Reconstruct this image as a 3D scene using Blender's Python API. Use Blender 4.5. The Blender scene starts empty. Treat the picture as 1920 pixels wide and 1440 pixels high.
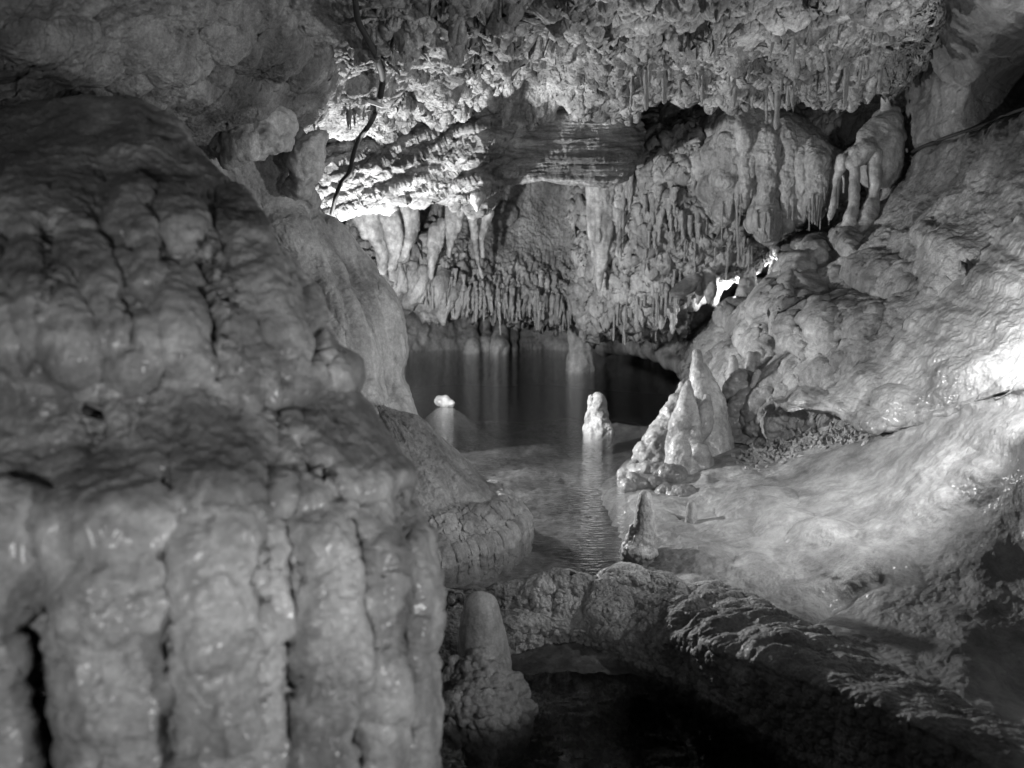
import bpy, math, random
import numpy as np

# ------------------------------------------------------------------ camera, world, lamps
sc = bpy.context.scene
F = 1507.0                       # focal length in photo pixels (1920 wide)
CAMZ = 1.2
PITCH = math.atan(200 / F)
CP, SP = math.cos(PITCH), math.sin(PITCH)
cam_d = bpy.data.cameras.new('camera')
cam = bpy.data.objects.new('camera', cam_d)
sc.collection.objects.link(cam)
cam.location = (0, 0, CAMZ)
cam.rotation_euler = (math.pi / 2 - PITCH, 0, 0)
cam_d.sensor_width = 36
cam_d.lens = F / 1920 * 36
cam_d.clip_start = 0.05
cam_d.clip_end = 200
cam_d.dof.use_dof = True
cam_d.dof.focus_distance = 3.7
cam_d.dof.aperture_fstop = 2.6
sc.camera = cam

world = bpy.data.worlds.new('World')
sc.world = world
world.use_nodes = True
bg = world.node_tree.nodes['Background']
bg.inputs['Color'].default_value = (1, 1, 1, 1)
bg.inputs['Strength'].default_value = 0.008       # faint scattered cave light

def P(px, py, Y):
    px = np.asarray(px, float); py = np.asarray(py, float); Y = np.asarray(Y, float)
    a = (px - 960) / F; b = (720 - py) / F
    t = Y / (CP + b * SP)
    return np.stack(np.broadcast_arrays(t * a, Y, CAMZ + t * (-SP + b * CP)), -1)

def proj(p):
    x, y, z = p[..., 0], p[..., 1], p[..., 2] - CAMZ
    f = y * CP - z * SP
    u = y * SP + z * CP
    f = np.maximum(f, 1e-3)
    return 960 + F * x / f, 720 - F * u / f

def lamp(name, loc, power, radius=0.05, spot=None, target=None, blend=0.6):
    d = bpy.data.lights.new(name, 'SPOT' if spot else 'POINT')
    d.energy = power
    d.shadow_soft_size = radius
    d.color = (1, 1, 1)
    o = bpy.data.objects.new(name, d)
    sc.collection.objects.link(o)
    o.location = loc
    if spot:
        d.spot_size = math.radians(spot); d.spot_blend = blend
        from mathutils import Vector
        o.rotation_euler = (Vector(target) - Vector(loc)).to_track_quat('-Z', 'Y').to_euler()
    return o

lamp('cave_lamp_behind_column', P(668, 640, 5.55), 305, 0.05)
lamp('cave_lamp_by_flowstone', (1.71, 2.58, 1.05), 82, 0.04, spot=165, target=(1.44, 3.34, 1.08), blend=0.6)
lamp('cave_lamp_behind_curtain', P(1404, 538, 7.95), 34, 0.03)
lamp('recess_fill_light', P(690, 600, 10.6), 45, 0.05)  # added unseen fill light, brightens the far recess wall
lamp('path_spot_low', (1.15, 0.75, 0.75), 44, 0.05, spot=104, target=(-0.62, 1.75, 0.7), blend=0.7)
lamp('path_lamp', (-0.3, -0.5, 1.0), 50, 0.12, spot=120, target=(-1.6, 5, 4.1), blend=0.6)

sc.view_settings.view_transform = 'Standard'
sc.view_settings.look = 'None'
sc.view_settings.exposure = 0.38
sc.view_settings.gamma = 1
sc.cycles.use_denoising = True
sc.cycles.max_bounces = 8
sc.cycles.diffuse_bounces = 4
sc.cycles.caustics_reflective = False
sc.cycles.caustics_refractive = False

# ------------------------------------------------------------------ numpy noise
rng = np.random.default_rng(7)
PERM = np.concatenate([rng.permutation(256)] * 3).astype(np.int32)
GR = rng.normal(size=(256, 3)); GR /= np.linalg.norm(GR, axis=1)[:, None]
GR = GR.astype(np.float32)
FEAT = rng.random((256, 3)).astype(np.float32)

def perlin(p):
    p = np.asarray(p, np.float32)
    sh = p.shape[:-1]; p = p.reshape(-1, 3)
    i = np.floor(p).astype(np.int32); f = p - i
    i &= 255
    w = f * f * f * (f * (f * 6 - 15) + 10)
    r = 0
    for dx in (0, 1):
        wx = w[:, 0] if dx else 1 - w[:, 0]
        for dy in (0, 1):
            wy = w[:, 1] if dy else 1 - w[:, 1]
            for dz in (0, 1):
                wz = w[:, 2] if dz else 1 - w[:, 2]
                h = PERM[PERM[PERM[(i[:, 0] + dx) & 255] + ((i[:, 1] + dy) & 255)] + ((i[:, 2] + dz) & 255)]
                g = GR[h]
                r = r + wx * wy * wz * ((f[:, 0] - dx) * g[:, 0] + (f[:, 1] - dy) * g[:, 1] + (f[:, 2] - dz) * g[:, 2])
    return (r * 1.5).reshape(sh)

def fbm(p, o=4, gain=0.5, off=0.0):
    p = np.asarray(p, np.float32) + off
    r = 0; a = 1.0
    for k in range(o):
        r = r + a * perlin(p); p = p * 2.03 + 17.1; a *= gain
    return r

def ridged(p, o=4, gain=0.5, off=0.0):
    p = np.asarray(p, np.float32) + off
    r = 0; a = 1.0
    for k in range(o):
        r = r + a * (1 - 2 * np.abs(perlin(p))); p = p * 2.03 + 9.7; a *= gain
    return r

def worley(p, off=0.0):
    """distances to the nearest and second nearest feature point"""
    p = np.asarray(p, np.float32) + off
    sh = p.shape[:-1]; p = p.reshape(-1, 3)
    i = np.floor(p).astype(np.int32); f = p - i
    d1 = np.full(len(p), 9., np.float32); d2 = d1.copy()
    for dx in (-1, 0, 1):
        for dy in (-1, 0, 1):
            for dz in (-1, 0, 1):
                h = PERM[PERM[PERM[(i[:, 0] + dx) & 255] + ((i[:, 1] + dy) & 255)] + ((i[:, 2] + dz) & 255)]
                q = FEAT[h]
                d = (f[:, 0] - dx - q[:, 0]) ** 2 + (f[:, 1] - dy - q[:, 1]) ** 2 + (f[:, 2] - dz - q[:, 2]) ** 2
                m = d < d1
                d2 = np.where(m, d1, np.minimum(d2, d)); d1 = np.where(m, d, d1)
    return np.sqrt(d1).reshape(sh), np.sqrt(d2).reshape(sh)

def knobs(p, off=0.0):
    """rounded bulges with creases between them, 0..1"""
    a, b = worley(p, off)
    return np.sqrt(np.clip(1 - a * a, 0, 1))

def balls(p, off=0.0):
    """separate round grains with deep gaps"""
    a, b = worley(p, off)
    return np.sqrt(np.clip(1 - (a / 0.72) ** 2, 0, 1))

def sst(a, b, x):
    t = np.clip((x - a) / (b - a), 0, 1)
    return t * t * (3 - 2 * t)

# ------------------------------------------------------------------ surfaces
def catmull(c, n_per):
    """c (K, ...): interpolating spline, n_per[k] samples on segment k"""
    K = len(c)
    e = np.concatenate([[2 * c[0] - c[1]], c, [2 * c[-1] - c[-2]]])
    out = []
    for k in range(K - 1):
        p0, p1, p2, p3 = e[k], e[k + 1], e[k + 2], e[k + 3]
        t = np.arange(n_per[k]) / n_per[k]
        t = t.reshape((-1,) + (1,) * (c.ndim - 1))
        out.append(0.5 * (2 * p1 + (p2 - p0) * t + (2 * p0 - 5 * p1 + 4 * p2 - p3) * t ** 2 + (3 * p1 - p0 - 3 * p2 + p3) * t ** 3))
    out.append(c[-1:])
    return np.concatenate(out)

class Surf:
    """a rock surface lofted through rows of (px, py, depth) and carved in steps"""
    def __init__(s, rows, nu, nv, world=False):
        c = np.array(rows, float)
        c = c if world else P(c[..., 0], c[..., 1], c[..., 2])
        def split(c, n):
            px, py = proj(c)
            L = np.hypot(np.diff(px, axis=0), np.diff(py, axis=0))
            L = np.clip(L, 15, 500).mean(axis=1) + 15
            return np.maximum(2, np.round(L / L.sum() * n)).astype(int)
        a = split(c, nv); b = split(np.swapaxes(c, 0, 1), nu)
        v = catmull(c, a)
        v = np.swapaxes(catmull(np.swapaxes(v, 0, 1), b), 0, 1)
        s.v = v
        s.flip = False
        s.flip = (s.normals() * (np.array([0, 0, CAMZ]) - s.v)).sum(-1).mean() < 0
        s.pix()
    def pix(s):
        s.px, s.py = proj(s.v)
        s.Y = s.v[..., 1]
        s.k = np.maximum(s.Y, 0.3) / F
    def normals(s):
        du = np.gradient(s.v, axis=1); dv = np.gradient(s.v, axis=0)
        n = np.cross(du, dv)
        n /= np.linalg.norm(n, axis=-1, keepdims=True) + 1e-12
        return -n if s.flip else n
    def push(s, d, along=None):
        n = s.normals() if along is None else np.array(along, float)
        s.v = s.v + n * np.asarray(d)[..., None]
    def front(s):
        """1 where the surface looks to the camera"""
        n = s.normals(); w = np.array([0, 0, CAMZ]) - s.v
        return sst(-0.05, 0.2, (n * w).sum(-1) / np.linalg.norm(w, axis=-1))
    def at(s, px, py):
        if not hasattr(s, '_pp'):
            s._pp = proj(s.v)
        d = np.hypot(s._pp[0] - px, s._pp[1] - py)
        near = d < d.min() + 4
        i = np.argmin(np.where(near, s.v[..., 1], 99))
        return s.v.reshape(-1, 3)[i]

def bumps(px, py, L, p=0.6):
    """union of rounded swellings (cx, cy, rx, ry, height, angle)"""
    d = np.zeros_like(px)
    for b in L:
        cx, cy, rx, ry, h = b[:5]
        a = math.radians(b[5]) if len(b) > 5 else 0
        x = px - cx; y = py - cy
        u = (x * math.cos(a) + y * math.sin(a)) / rx; w = (-x * math.sin(a) + y * math.cos(a)) / ry
        d = np.maximum(d, h * np.clip(1 - u * u - w * w, 0, 1) ** p)
    return d

def seg_dist(px, py, pts):
    d = np.full_like(px, 1e9)
    for (x0, y0), (x1, y1) in zip(pts[:-1], pts[1:]):
        dx, dy = x1 - x0, y1 - y0
        t = np.clip(((px - x0) * dx + (py - y0) * dy) / (dx * dx + dy * dy + 1e-9), 0, 1)
        d = np.minimum(d, np.hypot(px - x0 - t * dx, py - y0 - t * dy))
    return d

def grooves(px, py, L):
    d = np.zeros_like(px)
    for pts, w, h in L:
        d += h * np.exp(-(seg_dist(px, py, pts) / w) ** 2)
    return d

def ip(x, tab):
    a = np.array(tab, float)
    return np.interp(x, a[:, 0], a[:, 1])

def grid_mesh(name, v, mat, parent=None, closed=False, flip=False):
    nv, nu = v.shape[:2]
    me = bpy.data.meshes.new(name)
    idx = np.arange(nv * nu).reshape(nv, nu)
    if closed:
        idx = np.concatenate([idx, idx[:, :1]], 1)
    q = np.stack([idx[:-1, :-1], idx[:-1, 1:], idx[1:, 1:], idx[1:, :-1]], -1).reshape(-1, 4)
    if flip:
        q = q[:, ::-1]
    me.vertices.add(nv * nu)
    me.vertices.foreach_set('co', v.astype(np.float32).ravel())
    me.loops.add(q.size)
    me.loops.foreach_set('vertex_index', q.astype(np.int32).ravel())
    me.polygons.add(len(q))
    me.polygons.foreach_set('loop_start', np.arange(len(q), dtype=np.int32) * 4)
    me.update(calc_edges=True)
    me.validate()
    me.shade_smooth()
    me.materials.append(mat)
    o = bpy.data.objects.new(name, me)
    sc.collection.objects.link(o)
    if parent:
        o.parent = parent
    return o

def tag(o, label, cat=None, group=None, kind=None):
    if label: o['label'] = label
    if cat: o['category'] = cat
    if group: o['group'] = group
    if kind: o['kind'] = kind
    return o

def done(s, name, mat, label, cat=None, kind=None, group=None, parent=None):
    o = grid_mesh(name, s.v, mat, parent, flip=s.flip)
    if hasattr(s, '_pp'): del s._pp
    return tag(o, label, cat, group, kind)

# ------------------------------------------------------------------ materials (all grey: the photograph is black and white)
def rock(name, light=0.42, dark=0.14, scale=2.2, lo=0.38, hi=0.62, bump=0.4, bscale=45, pop=0.0, pscale=70, rough=(0.38, 0.75), coat=0.15, stretch=(1, 1, 1), speck=0.25, bare=None, patchy=False):
    m = bpy.data.materials.new(name); m.use_nodes = True
    nt = m.node_tree; N = nt.nodes; L = nt.links
    b = N['Principled BSDF']
    tc = N.new('ShaderNodeTexCoord')
    mp = N.new('ShaderNodeMapping'); mp.inputs['Scale'].default_value = stretch
    L.new(tc.outputs['Object'], mp.inputs['Vector'])
    def noise(sc_, det=8, r=0.6, vec=mp, dist=0.0):
        n = N.new('ShaderNodeTexNoise'); n.inputs['Scale'].default_value = sc_
        n.inputs['Detail'].default_value = det; n.inputs['Roughness'].default_value = r
        n.inputs['Distortion'].default_value = dist
        L.new(vec.outputs[0], n.inputs['Vector']); return n
    def math_(op, a, c, d=None):
        q = N.new('ShaderNodeMath'); q.operation = op
        for k, x in enumerate((a, c, d)):
            if x is None: continue
            if isinstance(x, (int, float)): q.inputs[k].default_value = x
            else: L.new(x, q.inputs[k])
        return q.outputs[0]
    def maprange(x, a, c, d, e):
        q = N.new('ShaderNodeMapRange'); q.inputs[1].default_value = a; q.inputs[2].default_value = c
        q.inputs[3].default_value = d; q.inputs[4].default_value = e
        L.new(x, q.inputs[0]); return q.outputs[0]
    big = noise(scale, 9, 0.62, dist=0.4)
    v = maprange(big.outputs['Fac'], lo, hi, dark, light)
    fine = noise(38, 6, 0.7)
    v = math_('MULTIPLY', v, maprange(fine.outputs['Fac'], 0.3, 0.7, 1 - speck, 1 + speck))
    mp2 = N.new('ShaderNodeMapping'); mp2.inputs['Scale'].default_value = (1, 1, 0.22)
    L.new(tc.outputs['Object'], mp2.inputs['Vector'])
    stk = noise(9, 6, 0.65, vec=mp2, dist=0.6)
    v = math_('MULTIPLY', v, maprange(stk.outputs['Fac'], 0.36, 0.6, 0.62, 1.08))
    tiny = noise(160, 3, 0.6)
    v = math_('MULTIPLY', v, maprange(tiny.outputs['Fac'], 0.3, 0.7, 1 - speck * .6, 1 + speck * .6))
    if patchy:                                    # darker patches on the flowstone
        at = N.new('ShaderNodeAttribute'); at.attribute_name = 'dark_patch'
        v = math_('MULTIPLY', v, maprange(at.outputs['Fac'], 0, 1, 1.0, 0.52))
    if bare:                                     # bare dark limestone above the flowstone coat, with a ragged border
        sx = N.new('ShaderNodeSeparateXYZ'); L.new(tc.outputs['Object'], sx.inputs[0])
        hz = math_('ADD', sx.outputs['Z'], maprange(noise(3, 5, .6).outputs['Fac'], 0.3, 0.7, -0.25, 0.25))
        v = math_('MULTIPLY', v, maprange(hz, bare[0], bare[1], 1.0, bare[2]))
    cc = N.new('ShaderNodeCombineColor')
    for k in range(3): L.new(v, cc.inputs[k])
    L.new(cc.outputs[0], b.inputs['Base Color'])
    rn = noise(7, 5, 0.6)
    L.new(maprange(rn.outputs['Fac'], 0.35, 0.65, rough[0], rough[1]), b.inputs['Roughness'])
    b.inputs['Coat Weight'].default_value = coat
    b.inputs['Coat Roughness'].default_value = 0.22
    h = math_('MULTIPLY', noise(bscale, 10, 0.68, vec=tc if False else mp).outputs['Fac'], 0.02)
    if pop > 0:
        vo = N.new('ShaderNodeTexVoronoi'); vo.inputs['Scale'].default_value = pscale
        vo.feature = 'SMOOTH_F1'
        wv = N.new('ShaderNodeVectorMath'); wv.operation = 'ADD'
        wn = noise(pscale * .5, 2, 0.5); wm = N.new('ShaderNodeVectorMath'); wm.operation = 'SCALE'
        L.new(wn.outputs['Color'], wm.inputs[0]); wm.inputs['Scale'].default_value = 0.012
        L.new(tc.outputs['Object'], wv.inputs[0]); L.new(wm.outputs[0], wv.inputs[1])
        L.new(wv.outputs[0], vo.inputs['Vector'])
        h = math_('MULTIPLY_ADD', vo.outputs['Distance'], -pop * 0.02, h)
    bp = N.new('ShaderNodeBump'); bp.inputs['Strength'].default_value = 1.0
    bp.inputs['Distance'].default_value = bump
    L.new(h, bp.inputs['Height']); L.new(bp.outputs[0], b.inputs['Normal'])
    return m

M_FLOW = rock('foreground_flowstone', 0.5, 0.17, 3.0, 0.36, 0.62, 0.6, 40, 0, 70, (0.3, 0.58), 0.26, patchy=True)
M_CONE = rock('grey_cone_flowstone', 0.36, 0.17, 2.0, 0.4, 0.62, 0.5, 45, 0.0, 60, (0.45, 0.8), 0.05)
M_WALL = rock('smooth_wall_rock', 0.58, 0.28, 2.0, 0.4, 0.62, 0.5, 45, 0.0, 60, (0.45, 0.8), 0.05)
M_CEIL = rock('crusty_ceiling_rock', 0.40, 0.12, 2.4, 0.38, 0.62, 1.2, 42, 0.5, 60, (0.5, 0.85), 0.0, speck=0.35)
M_SLAB = rock('bedded_slab_rock', 0.42, 0.10, 1.6, 0.42, 0.62, 1.4, 30, 0.0, 60, (0.5, 0.85), 0.0, stretch=(1, 1, 6), speck=0.35)
M_CURT = rock('curtain_rock', 0.42, 0.17, 1.6, 0.38, 0.62, 1.2, 35, 0.2, 40, (0.5, 0.85), 0.0, stretch=(1, 1, 0.6), speck=0.3)
M_RIGHT = rock('wet_flowstone', 0.46, 0.18, 1.7, 0.38, 0.62, 0.6, 45, 0.0, 80, (0.3, 0.65), 0.3)
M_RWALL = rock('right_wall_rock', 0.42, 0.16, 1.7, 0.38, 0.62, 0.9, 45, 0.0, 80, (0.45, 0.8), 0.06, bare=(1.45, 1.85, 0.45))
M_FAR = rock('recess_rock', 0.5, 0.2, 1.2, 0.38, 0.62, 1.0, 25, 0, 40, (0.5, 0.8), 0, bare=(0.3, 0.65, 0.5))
M_SHEET = rock('smooth_flowstone_sheet', 0.42, 0.20, 2.2, 0.38, 0.62, 0.5, 45, 0.0, 80, (0.32, 0.62), 0.25, speck=0.13)
M_POP = rock('popcorn_crust', 0.50, 0.18, 3, 0.36, 0.62, 0.7, 60, 0.8, 90, (0.5, 0.8), 0.05)
M_STAL = rock('stalagmite_calcite', 0.5, 0.26, 5, 0.36, 0.62, 0.6, 60, 0.2, 60, (0.4, 0.7), 0.15)
M_PALEPOP = rock('pale_popcorn_crust', 0.68, 0.36, 3, 0.36, 0.62, 0.6, 60, 0.6, 90, (0.5, 0.8), 0.05)
M_PALE = rock('pale_calcite', 0.62, 0.38, 5, 0.36, 0.62, 0.4, 60, 0.1, 60, (0.35, 0.6), 0.2)
M_TITE = rock('stalactite_calcite', 0.46, 0.2, 6, 0.36, 0.62, 0.6, 60, 0, 60, (0.4, 0.75), 0.1)
M_BED = rock('pool_bed_silt', 0.30, 0.10, 2.0, 0.38, 0.62, 0.6, 30, 0.0, 60, (0.6, 0.9), 0.0)

# ------------------------------------------------------------------ left foreground flowstone
EDGE = [(185, 220), (215, 310), (290, 370), (330, 410), (420, 470), (510, 530), (620, 570), (680, 600), (740, 640), (800, 682), (880, 725),
        (950, 745), (1050, 765), (1150, 774), (1250, 778), (1350, 776), (1440, 770), (1700, 770)]
rows = []
for py in (1750, 1440, 1250, 1050, 950, 880, 800, 740, 680, 620, 510, 420, 330, 260, 215, 190):
    e = ip(py, EDGE)
    yf = ip(py, [(190, 2.2), (215, 1.95), (260, 1.75), (330, 1.6), (420, 1.45), (510, 1.35), (620, 1.28), (740, 1.27), (880, 1.225), (1050, 1.16), (1440, 1.1), (1750, 1.08)])
    ye = yf + ip(py, [(190, 0.1), (420, 0.3), (700, 0.36), (1440, 0.3)])
    r = [(e - 260, py, ye + 1.3), (e - 40, py, ye + 0.5), (e, py, ye), (e - 40, py, ye - 0.15), (e - 120, py, ye - .24)]
    x0 = e - 120
    for t in (0.25, 0.5, 0.75, 1.0):
        x = x0 + (-600 - x0) * t
        r.append((x, py + (0.22 * max(0, 110 - x) if py < 300 else 0), yf - 0.06 + 0.05 * t))
    rows.append(r)
top = rows[-1]
rows.append([(x + 20, y + 10, Y + .35) for x, y, Y in top])
rows.append([(x + 20, y + 90, Y + .8) for x, y, Y in top])
s = Surf(rows, 620, 760)
px, py = s.px, s.py
wob = 26 * fbm(np.stack([px / 90, py / 300, 0 * px], -1), 3)
# lips of the two upper tiers: (px, py of the lip)
lip1 = ip(px, [(-400, 600), (0, 628), (120, 650), (250, 692), (330, 668), (380, 725), (480, 748), (540, 726), (620, 716), (660, 690), (760, 640)]) + 0.4 * wob
lip2 = ip(px, [(-400, 1000), (0, 1025), (110, 1030), (190, 985), (230, 925), (330, 935), (420, 905), (520, 925), (560, 890), (700, 905), (800, 860)]) + 0.5 * wob
lip0 = ip(px, [(-400, 400), (0, 440), (120, 452), (220, 420), (260, 470), (330, 440), (400, 480), (520, 500), (600, 560)]) + 0.5 * wob
def tier(lip, rise, drop, A):
    t = py - lip
    return A * np.where(t < 0, np.clip(1 + t / rise, 0, 1) ** 0.8, np.sqrt(np.clip(1 - (t / drop) ** 2, 0, 1)))
def drapes(L, A, drop, sag):
    out = np.zeros_like(px)
    jx = px + 0.6 * wob
    for ax_, ay_, by_, w0, w1 in L:
        t = (py - ay_) / (by_ - ay_)
        hw = w0 + (w1 - w0) * np.clip(t, 0, 1)
        u = np.clip(np.abs(jx - ax_) / hw, 0, 1)
        edge_ = by_ - sag * u ** 2 + 0.3 * wob
        low = np.sqrt(np.clip(1 - (np.maximum(py - edge_, 0) / drop) ** 2, 0, 1))
        out = np.maximum(out, A * np.clip((py - ay_) / (edge_ - ay_ + 1), 0, 1) ** 0.5 * np.sqrt(1 - u ** 2) * low)
    return out
d = np.maximum(drapes([(375, 650, 925, 30, 200), (660, 690, 900, 40, 150), (50, 620, 1015, 60, 160), (225, 760, 985, 30, 80), (540, 780, 930, 20, 70), (-200, 600, 1000, 60, 160)], 34, 34, 40),
               drapes([(-60, 420, 640, 50, 110), (60, 430, 650, 40, 86), (160, 440, 668, 36, 74), (250, 450, 700, 34, 64), (340, 470, 676, 30, 62), (470, 420, 752, 50, 116), (400, 500, 725, 20, 50), (560, 500, 735, 30, 70), (630, 560, 722, 24, 60)], 44, 26, 46))
d = np.maximum(d, drapes([(100, 290, 452, 80, 150), (245, 330, 436, 40, 56), (330, 330, 482, 50, 86), (450, 350, 505, 50, 96), (560, 440, 565, 40, 70)], 28, 22, 36))
s.push(d * s.k)
# tall beaded columns below
cols = [(-60, 190), (218, 102), (405, 92), (508, 40), (600, 70), (695, 56), (770, 56), (822, 40)]
c = np.zeros_like(px)
wx = px + 10 * fbm(np.stack([px / 120, py / 160, 0 * px + 3], -1), 2)
for cx, w in cols:
    c = np.maximum(c, np.sqrt(np.clip(1 - ((wx - cx) / w) ** 2, 0, 1)) * w * 1.12)
c = c * sst(800, 1060, py)
s.push((c - 26 * sst(780, 1040, py)) * s.k)
up = np.zeros_like(px)
wx2 = px - 0.35 * (py - 600) + 26 * fbm(np.stack([px / 150, py / 190, 0 * px + 6], -1), 3)
for cx, w in ((-120, 70), (10, 62), (120, 52), (215, 48), (310, 56), (410, 48), (500, 44), (590, 46), (680, 50)):
    up = np.maximum(up, np.sqrt(np.clip(1 - ((wx2 - cx) / w) ** 2, 0, 1)) * w * 0.62)
s.push((up - 14) * sst(330, 470, py) * sst(940, 760, py) * (0.45 + .55 * sst(760, 680, py)) * s.k)
s.push(grooves(wx + 16 * fbm(np.stack([px / 60, py / 60, 0 * px + 21], -1), 3), py, [([(112, 1120), (120, 1300), (135, 1500)], 14, -90), ([(540, 960), (545, 1180), (530, 1390)], 11, -30), ([(322, 1050), (318, 1440)], 12, -24), ([(660, 960), (664, 1440)], 9, -26), ([(734, 920), (738, 1440)], 8, -18), ([(470, 1000), (466, 1440)], 9, -26), ([(375, 470), (385, 560), (400, 720)], 12, -30), ([(545, 560), (560, 700)], 10, -24), ([(480, 760), (560, 850), (620, 940)], 14, -18), ([(180, 760), (200, 900)], 14, -26), ([(100, 450), (110, 620)], 12, -18), ([(240, 480), (236, 640)], 10, -22)]) * s.k)
q = np.stack([px / 66, py / 62, 0 * px], -1) + 0.3 * np.stack([fbm(np.stack([px / 60, py / 60, 0 * px], -1), 2)] * 3, -1)
kb = knobs(q, 3.3)
calm = np.ones_like(px)
for cx, cy, rx, ry, an in ((130, 310, 300, 130, 10), (400, 820, 230, 100, 35), (650, 800, 130, 80, 35), (60, 760, 120, 60, 0)):
    a_ = math.radians(an); u_ = ((px - cx) * math.cos(a_) + (py - cy) * math.sin(a_)) / rx; w_ = (-(px - cx) * math.sin(a_) + (py - cy) * math.cos(a_)) / ry
    calm = np.minimum(calm, sst(0.55, 1.15, np.hypot(u_, w_)))
s.push(calm * (kb * 19 * (0.35 + 0.65 * sst(420, 560, py)) * sst(-0.7, 0.5, fbm(np.stack([px / 130, py / 110, 0 * px + 8], -1), 2) + 0.5 * sst(800, 950, py))) * s.k)
s.push(bumps(px, py, [(110, 985, 80, 50, 26), (250, 400, 40, 70, 30, 20), (270, 470, 18, 60, 24), (330, 420, 60, 70, 25), (640, 560, 30, 22, 14),
                      (300, 965, 50, 44, 16), (225, 1130, 66, 90, 20), (290, 1110, 34, 70, 22), (640, 1230, 40, 90, 22), (400, 1180, 44, 110, 22), (420, 1320, 40, 70, 18),
                      (520, 930, 30, 46, 22), (600, 1130, 36, 80, 14), (700, 1110, 40, 100, 14), (220, 1260, 70, 60, 12), (690, 1270, 40, 80, 12)], 0.9) * s.k)
s.push((0.2 + 0.8 * calm) * (8 * knobs(np.stack([px / 27, py / 24, 0 * px], -1) + 0.4 * fbm(np.stack([px / 30, py / 30, 0 * px], -1), 2)[..., None], 11.) * sst(-0.3, 0.4, fbm(np.stack([px / 90, py / 90, 0 * px + 5], -1), 3))) * s.k)
s.push(0.010 * fbm(s.v * 9, 5, 0.55) + 0.003 * fbm(s.v * 60, 3))
px, py = proj(s.v)
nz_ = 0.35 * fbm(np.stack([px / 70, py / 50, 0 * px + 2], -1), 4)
dark_patch = np.zeros_like(px)  # darker ellipses with noisy borders
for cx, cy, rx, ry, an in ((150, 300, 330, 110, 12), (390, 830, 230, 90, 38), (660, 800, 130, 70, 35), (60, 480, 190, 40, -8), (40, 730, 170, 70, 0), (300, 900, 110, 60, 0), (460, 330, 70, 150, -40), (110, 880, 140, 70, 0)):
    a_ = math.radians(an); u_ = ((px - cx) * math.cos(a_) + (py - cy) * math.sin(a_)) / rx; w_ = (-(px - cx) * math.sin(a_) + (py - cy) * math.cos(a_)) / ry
    dark_patch = np.maximum(dark_patch, sst(1.15, 0.6, np.hypot(u_, w_) + nz_))
DARK_PATCH = dark_patch
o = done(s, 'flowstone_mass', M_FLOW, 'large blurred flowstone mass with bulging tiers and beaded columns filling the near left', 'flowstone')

at_ = o.data.attributes.new('dark_patch', 'FLOAT', 'POINT'); at_.data.foreach_set('value', DARK_PATCH.astype(np.float32).ravel())

# ------------------------------------------------------------------ pale wall behind it
EW = [(150, 500), (205, 538), (260, 546), (300, 556), (330, 572), (390, 600), (430, 648), (490, 692), (540, 722), (590, 746), (640, 755), (700, 751), (740, 766), (800, 790), (860, 812), (1000, 850)]
rows = []
for py in (1050, 860, 800, 740, 700, 640, 590, 540, 490, 430, 390, 330, 280, 230, 200):
    e = ip(py, EW)
    ye = ip(py, [(200, 3.75), (280, 3.95), (390, 4.3), (500, 4.45), (700, 4.3), (860, 4.0), (1050, 3.9)])
    yf = ye - ip(py, [(200, 0.15), (400, 0.5), (700, 0.6), (1050, 0.6)])
    rows.append([(e - 190, py, ye + 0.75), (e - 22, py, ye + 0.4), (e, py, ye), (e - 36, py, ye - 0.3 * (ye - yf)), (e - 100, py, yf + .1), (e - 200, py, yf - 0.02), (e - 420, py, yf - .1)])
top = rows[-1]
rows.append([(x, y - 4, Y + .3) for x, y, Y in top])
rows.append([(x, y + 40, Y + .9) for x, y, Y in top])
s = Surf(rows, 420, 620)
px, py = s.px, s.py
s.push((grooves(px, py, [([(545, 330), (600, 450), (650, 600), (690, 760)], 9, -14), ([(600, 400), (660, 520), (715, 680), (740, 800)], 16, -12), ([(430, 268), (520, 272), (545, 262)], 7, -22)])
        + bumps(px, py, [(490, 235, 60, 42, 26), (560, 420, 50, 120, 16, -24), (625, 520, 36, 130, 18, -25), (690, 640, 40, 120, 16, -14), (735, 600, 22, 90, 10, -12)])
        + 9 * fbm(np.stack([(px - 0.45 * py) / 60, py / 240, 0 * px], -1), 4)) * s.k)
s.push(0.012 * fbm(s.v * 8, 5) + 0.003 * ridged(s.v * 40, 3))
S_LWALL = s
done(s, 'rock_column', M_WALL, 'smooth pale rock column leaning right, between the near flowstone and the dark pool', 'rock column')

# cone at its foot, standing in the pool
th = np.linspace(math.pi * 0.9, math.pi * 2.1, 9)
ax, ay = -0.66, 3.85
rows = []
for z, rx in ((0.58, 0.03), (0.55, 0.10), (0.52, 0.18), (0.46, 0.26), (0.37, 0.36), (0.25, 0.48), (0.12, 0.60), (0.04, 0.68), (0.0, 0.71), (-0.25, 0.71)):
    rows.append([(ax + rx * math.cos(t), ay + rx * 0.95 * math.sin(t), z) for t in th])
s = Surf(rows, 420, 320, world=True)
an = np.arctan2(s.v[..., 1] - ay, s.v[..., 0] - ax); zz = s.v[..., 2]
s.push(0.012 * fbm(np.stack([an * 5, zz * 1.2, 0 * an], -1), 4) + 0.012 * fbm(s.v * 6, 4))
lv = 0.15 + 0.03 * fbm(s.v * 5, 3)
s.push(sst(lv + .03, lv - .02, zz) * (0.016 + 0.026 * knobs(s.v * 22, 2.) + 0.012 * knobs(s.v * 50, 3.)) + 0.004 * ridged(s.v * 20, 3) + 0.002 * fbm(s.v * 70, 3))
S_CONE = s
done(s, 'flowstone_cone', M_CONE, 'smooth grey flowstone cone spreading into the pool at the foot of the pale column', 'flowstone')

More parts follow.
